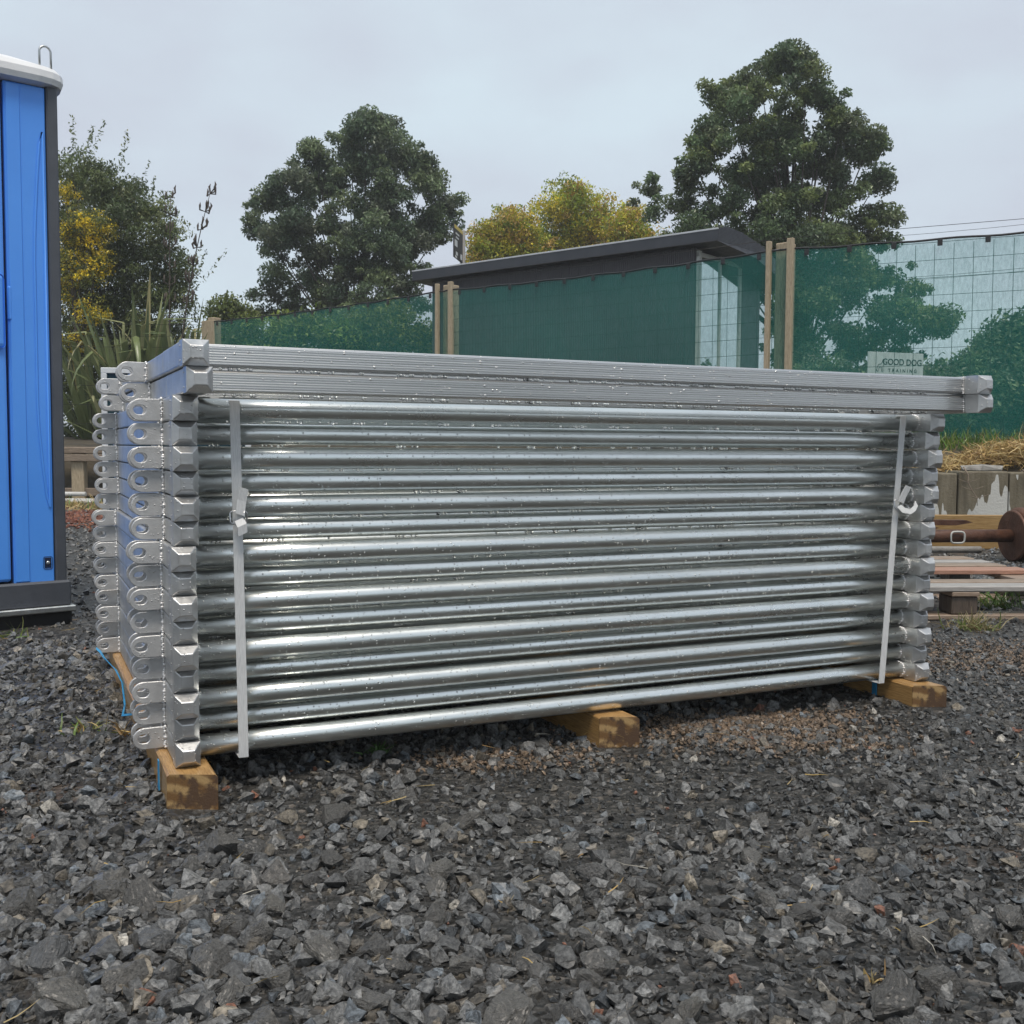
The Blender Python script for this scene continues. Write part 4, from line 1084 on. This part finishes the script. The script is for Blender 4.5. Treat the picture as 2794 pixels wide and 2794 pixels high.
tree('hedge_bush', 'yellowish bush showing through the cloth against the cabin wall', 'bush', 18.9, [(700, 640, 26), (740, 630, 26), (775, 635, 22), (720, 680, 30), (770, 690, 30), (670, 680, 30), (810, 640, 24), (815, 680, 24), (690, 610, 20), (750, 600, 20)], 12000, .09, [(.22, .23, .04), (.16, .18, .04), (.09, .11, .03)], 'bushes beyond the fence')
tree('bush', 'rounded bush showing through the cloth to the right of the training sign', 'bush', 13.5, [(1890, 640, 28), (1925, 625, 26), (1960, 640, 40), (1860, 670, 26), (1900, 690, 40), (1830, 690, 20), (1790, 700, 22), (1850, 730, 40), (1920, 750, 44), (1780, 740, 30), (1970, 720, 50), (1990, 780, 40)], 24000, .075, DK, 'bushes beyond the fence')
tree('bush', 'low dark bush behind the cloth at the foot of the tallest tree', 'bush', 15.0, [(1560, 720, 40), (1620, 740, 40), (1680, 740, 36), (1740, 730, 30), (1500, 740, 40), (1720, 780, 36), (1650, 790, 40), (1780, 790, 36), (1840, 800, 36), (1900, 800, 36), (1960, 800, 36), (1800, 825, 26), (1860, 830, 26), (1920, 830, 26), (1980, 830, 26)], 30000, .085, DK, 'bushes beyond the fence')

# unseen trees added behind the viewpoint to darken reflections in the metal
n = 16000
tx_ = rng.uniform(-34, 40, n); hh = np.clip(1.7 + 1.3 * np.sin(tx_ * .35 + 1) + .8 * np.sin(tx_ * 1.1 + 2), .5, 5)
tp = np.stack([tx_, -15 + rng.normal(0, 1.1, n), rng.random(n) ** .8 * hh + .05], -1)
tag(link('treeline', leaf_mesh('treeline', tp, rng.uniform(.35, .8, n), pick(n, DK), aspect=.7)), 'unseen dark green treeline added behind the viewpoint to darken the metal reflections', 'trees', kind='stuff')

# ------------------------------------------------------------------ flax
def flaxmat():
    m, nt, b, out = new_mat('flax_leaf')
    oi = node(nt, 'ShaderNodeObjectInfo')
    g = ramp(nt, oi.outputs['Random'], [(0, (.14, .185, .085)), (.4, (.22, .27, .115)), (.75, (.32, .355, .165)), (.9, (.42, .42, .23)), (1, (.55, .46, .22))])
    n = noise(nt, coords(nt, (12, 12, .6), True), 6, 4, .6)
    nt.links.new(mixc(nt, maprange(nt, n, .3, .7, 0, .40), g, (.05, .07, .03)), b.inputs['Base Color'])
    b.inputs['Roughness'].default_value = .34
    tl = node(nt, 'ShaderNodeBsdfTranslucent'); nt.links.new(g, tl.inputs[0])
    ms = node(nt, 'ShaderNodeMixShader'); ms.inputs[0].default_value = .22
    nt.links.new(b.outputs[0], ms.inputs[1]); nt.links.new(tl.outputs[0], ms.inputs[2]); nt.links.new(ms.outputs[0], out.inputs[0])
    return m
M['flax'] = flaxmat()
def blade(seed):
    rr = random.Random(seed); mb = MB(); n = 12; L = 1.0; bend = rr.choice([.05, .12, .2, .35, .6, 1.2, 1.9]); vs = []
    x = z = 0; a = .02
    kink = rr.choice([99, 99, 99, 7, 8])
    for k in range(n + 1):
        t_ = k / n; w = .026 * min(1, .55 + t_ * 2) * (1 - t_ ** 3.2) + .0008
        nx_, nz_ = math.cos(a), -math.sin(a)
        vs += [(x + nx_ * w * .5, -w, z + nz_ * w * .5), (x, 0, z), (x + nx_ * w * .5, w, z + nz_ * w * .5)]
        x += math.sin(a) / n; z += math.cos(a) / n; a += bend / n * (.3 + 1.6 * t_) + (1.3 if k == kink else 0)
    fs = []
    for k in range(n): fs += [(k * 3, k * 3 + 1, k * 3 + 4, k * 3 + 3), (k * 3 + 1, k * 3 + 2, k * 3 + 5, k * 3 + 4)]
    return mb.add(vs, fs, True).mesh('leaf', M['flax'], False)
BL = [blade(i) for i in range(16)]
M['stalk'] = pmat('dry_flower_stalk', (.04, .03, .025), (.09, .07, .055), 10, (.6, .8))
def flax(px, d, h, nl, label, spread=.5, z0=.75):
    b0 = at(px * K, 1216, d)
    r = empty('flax_bush', (b0.x, d, z0), 0, label, 'flax bush', 'flax bushes behind the wire fence')
    for k in range(nl):
        az = random.uniform(0, 6.28); lean = abs(random.gauss(0, spread)); s = h * random.uniform(.6, 1.12) * (1 - .12 * lean)
        o = link('leaf', random.choice(BL), r, (math.cos(az) * .12, math.sin(az) * .12, random.uniform(-.05, .05)), (0, 0, 0), (s, s * random.uniform(.8, 1.25), s))
        o.rotation_euler = Matrix.Rotation(az, 3, 'Z').to_4x4().to_euler() if False else (Matrix.Rotation(az, 3, 'Z') @ Matrix.Rotation(lean * .7, 3, 'Y') @ Matrix.Rotation(random.uniform(-.5, .5), 3, 'Z')).to_euler()
    return r
flax(175, 17.6, 2.2, 60, 'flax bush nearest the blue toilet with arching bent leaves', .6)
flax(262, 17.3, 2.6, 70, 'largest flax bush with tall upright leaves behind the hinge lugs', .36)
f3 = flax(345, 17.5, 2.3, 56, 'flax bush with dark seed-pod stalks beside the corner post', .5)
flax(215, 17.2, 1.6, 46, 'low flax bush with drooping leaves in front of the upright one', .9)
for (x0, y0, x1, y1, bend) in ((330, 700, 396, 366, .22), (322, 700, 322, 372, .05)):
    P0 = at(x0 * K, y0 * K, 17.6) - Vector(f3.location); P1 = at(x1 * K, y1 * K, 17.4) - Vector(f3.location); P0.z = min(P0.z, .2)
    mid = (P0 + P1) / 2 + Vector((-bend, 0, .1))
    pts = [P0 * (1 - t_) ** 2 + mid * 2 * t_ * (1 - t_) + P1 * t_ ** 2 for t_ in np.linspace(0, 1, 14)]
    sk = part('flower_stalk', MB().tube(pts, [.022 - .017 * k / 13 for k in range(14)], 6), M['stalk'], f3)
    pods = MB()
    for k in range(7, 14):
        for q in range(5 if bend > .1 else 3):
            a = random.uniform(0, 6.28); e = pts[k] + Vector((math.cos(a) * .09, math.sin(a) * .09, random.uniform(-.02, .1)))
            pods.tube([pts[k], e, e + Vector((random.uniform(-.02, .03), 0, .07)), e + Vector((.01, 0, .12))], [.006, .014, .018, .003], 5)
    tag(part('seed_pods', pods, M['stalk'], sk), kind='stuff')

# ------------------------------------------------------------------ timber kerb, pipes and litter by the flax bed
tb = empty('timber_barrier', (-7.2, 13.45, 0), 0, 'weathered timber rail on short posts beside the blue toilet', 'timber rail')
part('top_rail', MB().bbox(0, 3.4, -.07, .07, .60, .68, .008), M['oldwood'], tb)
part('face_rail', MB().bbox(.02, 3.38, -.09, -.045, .50, .585, .006), M['oldwood'], tb)
part('foot_rail', MB().bbox(.0, 3.4, .0, .05, .06, .16, .006), M['oldwood'], tb)
for x in (.15, 1.72, 3.2): part('post', MB().bbox(x - .085, x + .075, -.04, .09, -.05, .60, .01), M['post'], tb)
M['pvc'] = pmat('white_pvc', (.55, .55, .53), (.66, .66, .64), 9, (.4, .55))
for x0, x1, y, z, rr_p, lab in ((-7.3, -5.27, 13.10, .10, .028, 'upper white plastic pipe lying below the timber rail'), (-7.2, -5.03, 12.95, .03, .024, 'longer white plastic pipe lying on the gravel below the timber rail'), (-5.3, -4.95, 12.7, .025, .02, 'short white plastic pipe offcut near the end of the longer pipe')):
    tag(part('plastic_pipe', MB().tube([(x0, y, z), ((x0 + x1) / 2, y, z), (x1, y + .03, z)], rr_p, 12), M['pvc'], None), lab, 'pipe', 'white pipes by the flax bed')
n = 1500; P = np.stack([rng.uniform(-7.4, -4.2, n), rng.uniform(11.3, 12.7, n), np.zeros(n)], -1)
D = np.stack([rng.normal(0, .6, n), rng.normal(0, .4, n), np.ones(n) * .7], -1)
tag(link('dry_grass', strands('dry_grass', P, D, rng.uniform(.05, .18, n), rng.uniform(.003, .006, n), pick(n, HAY + GRS[:1]), 3, .8)), 'straw coloured dry grass between the toilet and the flax bed', 'grass', kind='stuff')
n = 5000; x_ = rng.normal(-4.55, .75, n); d_ = rng.normal(10.2, .55, n)
cols = np.concatenate([pick(n, [(.17, .055, .035), (.12, .045, .03), (.22, .09, .05)]), np.ones((n, 1))], 1)
sco = link('scoria', scatter_mesh('scoria', np.stack([x_, d_, np.full(n, .004)], -1), rng.uniform(.008, .024, n), octs, M['scoria'], .6, .3, cols), ground); tag(sco, kind='stuff')
# white framed board leaning behind the stack
wb = empty('framed_board', (at(276, 1003, 6.6).x, 6.6, 0), .12, 'white framed dark board standing behind the stack near the lugs', 'board')
wz = at(300, 1003, 6.6).z
for x0, x1, z0, z1 in ((0, .9, wz - .035, wz), (0, .9, .10, .135), (0, .035, .135, wz - .035), (.865, .9, .135, wz - .035)): part('frame', MB().bbox(x0, x1, -.015, .015, z0, z1, .003), M['white'], wb)
M['teal'] = pmat('dark_teal_board', (.012, .035, .042), (.02, .05, .058), 4, (.3, .45))
part('panel', MB().box(.034, .866, -.004, .006, .134, wz - .034), M['teal'], wb)
for x in (.06, .80): part('foot', MB().bbox(x, x + .04, -.16, .16, 0, .10, .004), M['white'], wb)

# ------------------------------------------------------------------ pallet, rusty pipe and planks at the right
pa = empty('pallet', (1.33, 4.42, .0), R(3.5), 'wet wooden pallet lying on the gravel beyond the stack', 'pallet')
for k, (y, w, mt) in enumerate(((0, .12, 'palletgrey'), (.155, .10, 'palletwood'), (.60, .13, 'palletpink'), (.79, .11, 'palletwood'), (.96, .11, 'palletgrey'), (1.13, .12, 'palletwood'))):
    part('deck_board', MB().bbox(random.uniform(-.01, .01), 1.2 + random.uniform(-.02, .02), y, y + w, .118, .140, .003), M[mt], pa)
for x in (.0, .53, 1.06): part('stringer_board', MB().bbox(x, x + .12, .0, 1.25, .097, .116, .003), M['palletwood'], pa)
for x in (.0, .53, 1.06):
    for y in (.01, .55, 1.12): part('block', MB().bbox(x + .002, x + .118, y, y + .12, .020, .096, .005), M['darkwood'], pa)
for y in (0.0, .55, 1.12): part('base_board', MB().bbox(0, 1.2, y, y + .11, -.002, .0185, .003), M['palletwood'], pa)
M['rust'] = pmat('rusty_steel', (.055, .026, .018), (.15, .070, .042), 12, (.4, .65), .35, .35, 60)
ru = empty('rusty_pipe', (2.80, 6.72, 0), R(6), 'rusty steel pipe with a round flange and drum lying beyond the pallet', 'steel pipe')
zc = .168
part('shaft', MB().tube([(-.62, 0, zc), (-.1, 0, zc), (.42, 0, zc)], .041, 20), M['rust'], ru)
part('collar', MB().tube([(-.60, 0, zc), (-.52, 0, zc)], .046, 20), M['rust'], ru)
part('flange', MB().tube([(.385, -.0, zc), (.39, 0, zc), (.402, 0, zc), (.407, 0, zc)], [.155, .163, .163, .155], 32), M['rust'], ru)
part('drum', MB().tube([(.41, 0, zc + .01), (.43, 0, zc + .01), (1.1, 0, zc + .01)], [.145, .172, .172], 32), M['rust'], ru)
rp = [( .0 + .045 * math.copysign(abs(math.cos(a)) ** .5, math.cos(a)), -.05 - .006 * abs(math.cos(a)), zc - .005 + .036 * math.copysign(abs(math.sin(a)) ** .5, math.sin(a))) for a in np.linspace(0, 2 * math.pi, 21)]
part('shackle_ring', MB().tube(rp, .006, 6, False), M['frame'], ru)
for k, (x0, x1, y, z, h, lab) in enumerate(((1.9, 3.22, 7.40, .186, .036, 'rusty pointed steel section on top of the pile below the wall'), (1.9, 2.98, 7.39, .140, .045, 'rusty flat steel section second from the top of the pile'), (1.9, 2.90, 7.40, .094, .045, 'rusty steel section in the middle of the pile below the wall'),
                                            (1.9, 2.96, 7.39, .046, .047, 'rusty steel section second from the bottom of the pile'), (1.9, 2.9, 7.40, .0, .045, 'rusty steel section at the bottom of the pile below the wall'))):
    poly = [(x0, z), (x1 - .12, z), (x1, z + h * .6), (x1 - .05, z + h), (x0, z + h)]
    tag(part('steel_section', MB().prism(poly, .07, 'Y', y), M['rust'], None), lab, 'steel bar', 'rusty steel sections below the wall')
tag(part('tan_plank', MB().bbox(2.2, 4.2, 7.62, 7.67, .0, .245, .004), M['tanplank'], None), 'tan plank standing on edge against the foot of the block wall', 'plank')
tag(part('thin_pipe', MB().tube([(1.8, 6.95, .055), (3.1, 7.0, .055)], .022, 10), M['grey'], None), 'thin grey pipe lying behind the rusty pipe', 'pipe')

# ------------------------------------------------------------------ weeds, straw and small litter on the gravel
def weed(px, py, n, h, pal, name, label, cat, spread=.05, mat='leaf', group='weeds in the gravel'):
    a_ = at(px, py, 1.0); tt = CAM_H / (CAM_H - a_.z); x, y = a_.x * tt, tt
    P = np.stack([x + rng.normal(0, spread, n), y + rng.normal(0, spread * .6, n), np.full(n, .0)], -1)
    D = np.stack([rng.normal(0, .6, n), rng.normal(0, .6, n), np.abs(rng.normal(.8, .3, n))], -1)
    o = link(name, strands(name, P, D, h * rng.uniform(.4, 1.2, n), rng.uniform(.0012, .0028, n) * (1 + h * 4), pick(n, pal), 4, .6, mat))
    tag(o, label, cat, group); return o
weed(2730, 1660, 90, .14, GRS, 'weed', 'green grassy weed growing through the pallet', 'weed', .06)
weed(2660, 1720, 150, .09, [(.42, .36, .20), (.30, .24, .13), (.16, .20, .06)], 'weed', 'pale dry flowering weed in front of the pallet', 'weed', .04)
weed(1030, 2055, 70, .030, [(.08, .17, .04), (.11, .22, .06)], 'weed', 'tiny green seedling under the edge of the bottom rail', 'weed', .012)
weed(355, 2010, 14, .10, HAY, 'weed', 'pale straw tuft beside the timber bearer under the lugs', 'weed', .012, 'straw')
weed(45, 1740, 20, .08, GRS, 'weed', 'small green weed growing beside the toilet base', 'weed', .015)
weed(230, 2000, 40, .05, GRS + HAY, 'weed', 'low green weed in the gravel beside the lug end', 'weed', .03)
weed(2385, 2690, 34, .024, HAY, 'weed', 'curled straw coloured grass clump among foreground stones', 'weed', .010, 'straw')
n = 260; x_, d_ = scat(n, 1.2, 5.0, 1.0)
me = strands('straw_bits', np.stack([x_, d_, np.full(n, .022)], -1), np.stack([rng.normal(0, 1, n), rng.normal(0, 1, n), rng.normal(.05, .15, n)], -1), rng.uniform(.012, .06, n), rng.uniform(.0006, .0012, n), pick(n, HAY + [(.5, .47, .4)]), 3, .15)
tag(link('straw_bits', me), 'scattered bits of pale straw on the wet gravel', 'straw', kind='stuff')

# ------------------------------------------------------------------ overhead lines
M['cable'] = pmat('dark_cable', (.04, .04, .042), (.06, .06, .062), 5, (.6, .7))
for (xa, ya, xb, yb, d, lab) in ((2450, 645, 2794, 614, 34, 'uppermost overhead cable above the green fence'), (2500, 757, 2794, 733, 34, 'middle overhead cable seen through the green cloth'), (2500, 765, 2794, 741, 34.5, 'lowest overhead cable seen through the green cloth')):
    A, B = at(xa, ya, d), at(xb, yb, d - 3); dv = B - A
    pts = [A + dv * t_ + Vector((0, 0, .06 * (t_ - .5) ** 2)) for t_ in np.linspace(-4, 7, 24)]
    tag(part('overhead_cable', MB().tube(pts, .007, 4), M['cable'], None), lab, 'cable', 'overhead cables')

# ------------------------------------------------------------------ thin drizzle haze, added to lift the darks of the far trees
hz_m = bpy.data.materials.new('drizzle'); hz_m.use_nodes = True
nt = hz_m.node_tree; nt.nodes.clear()
pv = nt.nodes.new('ShaderNodeVolumePrincipled'); ou = nt.nodes.new('ShaderNodeOutputMaterial')
pv.inputs['Color'].default_value = (.93, .95, .97, 1); pv.inputs['Density'].default_value = .0022; pv.inputs['Anisotropy'].default_value = .2
nt.links.new(pv.outputs[0], ou.inputs['Volume'])
hb = link('haze', MB().box(-430, 430, -330, 630, -1.4, 12.5).mesh('haze', hz_m)); tag(hb, 'thin veil of drizzle added over the yard to lift the dark tones', 'haze', kind='stuff')
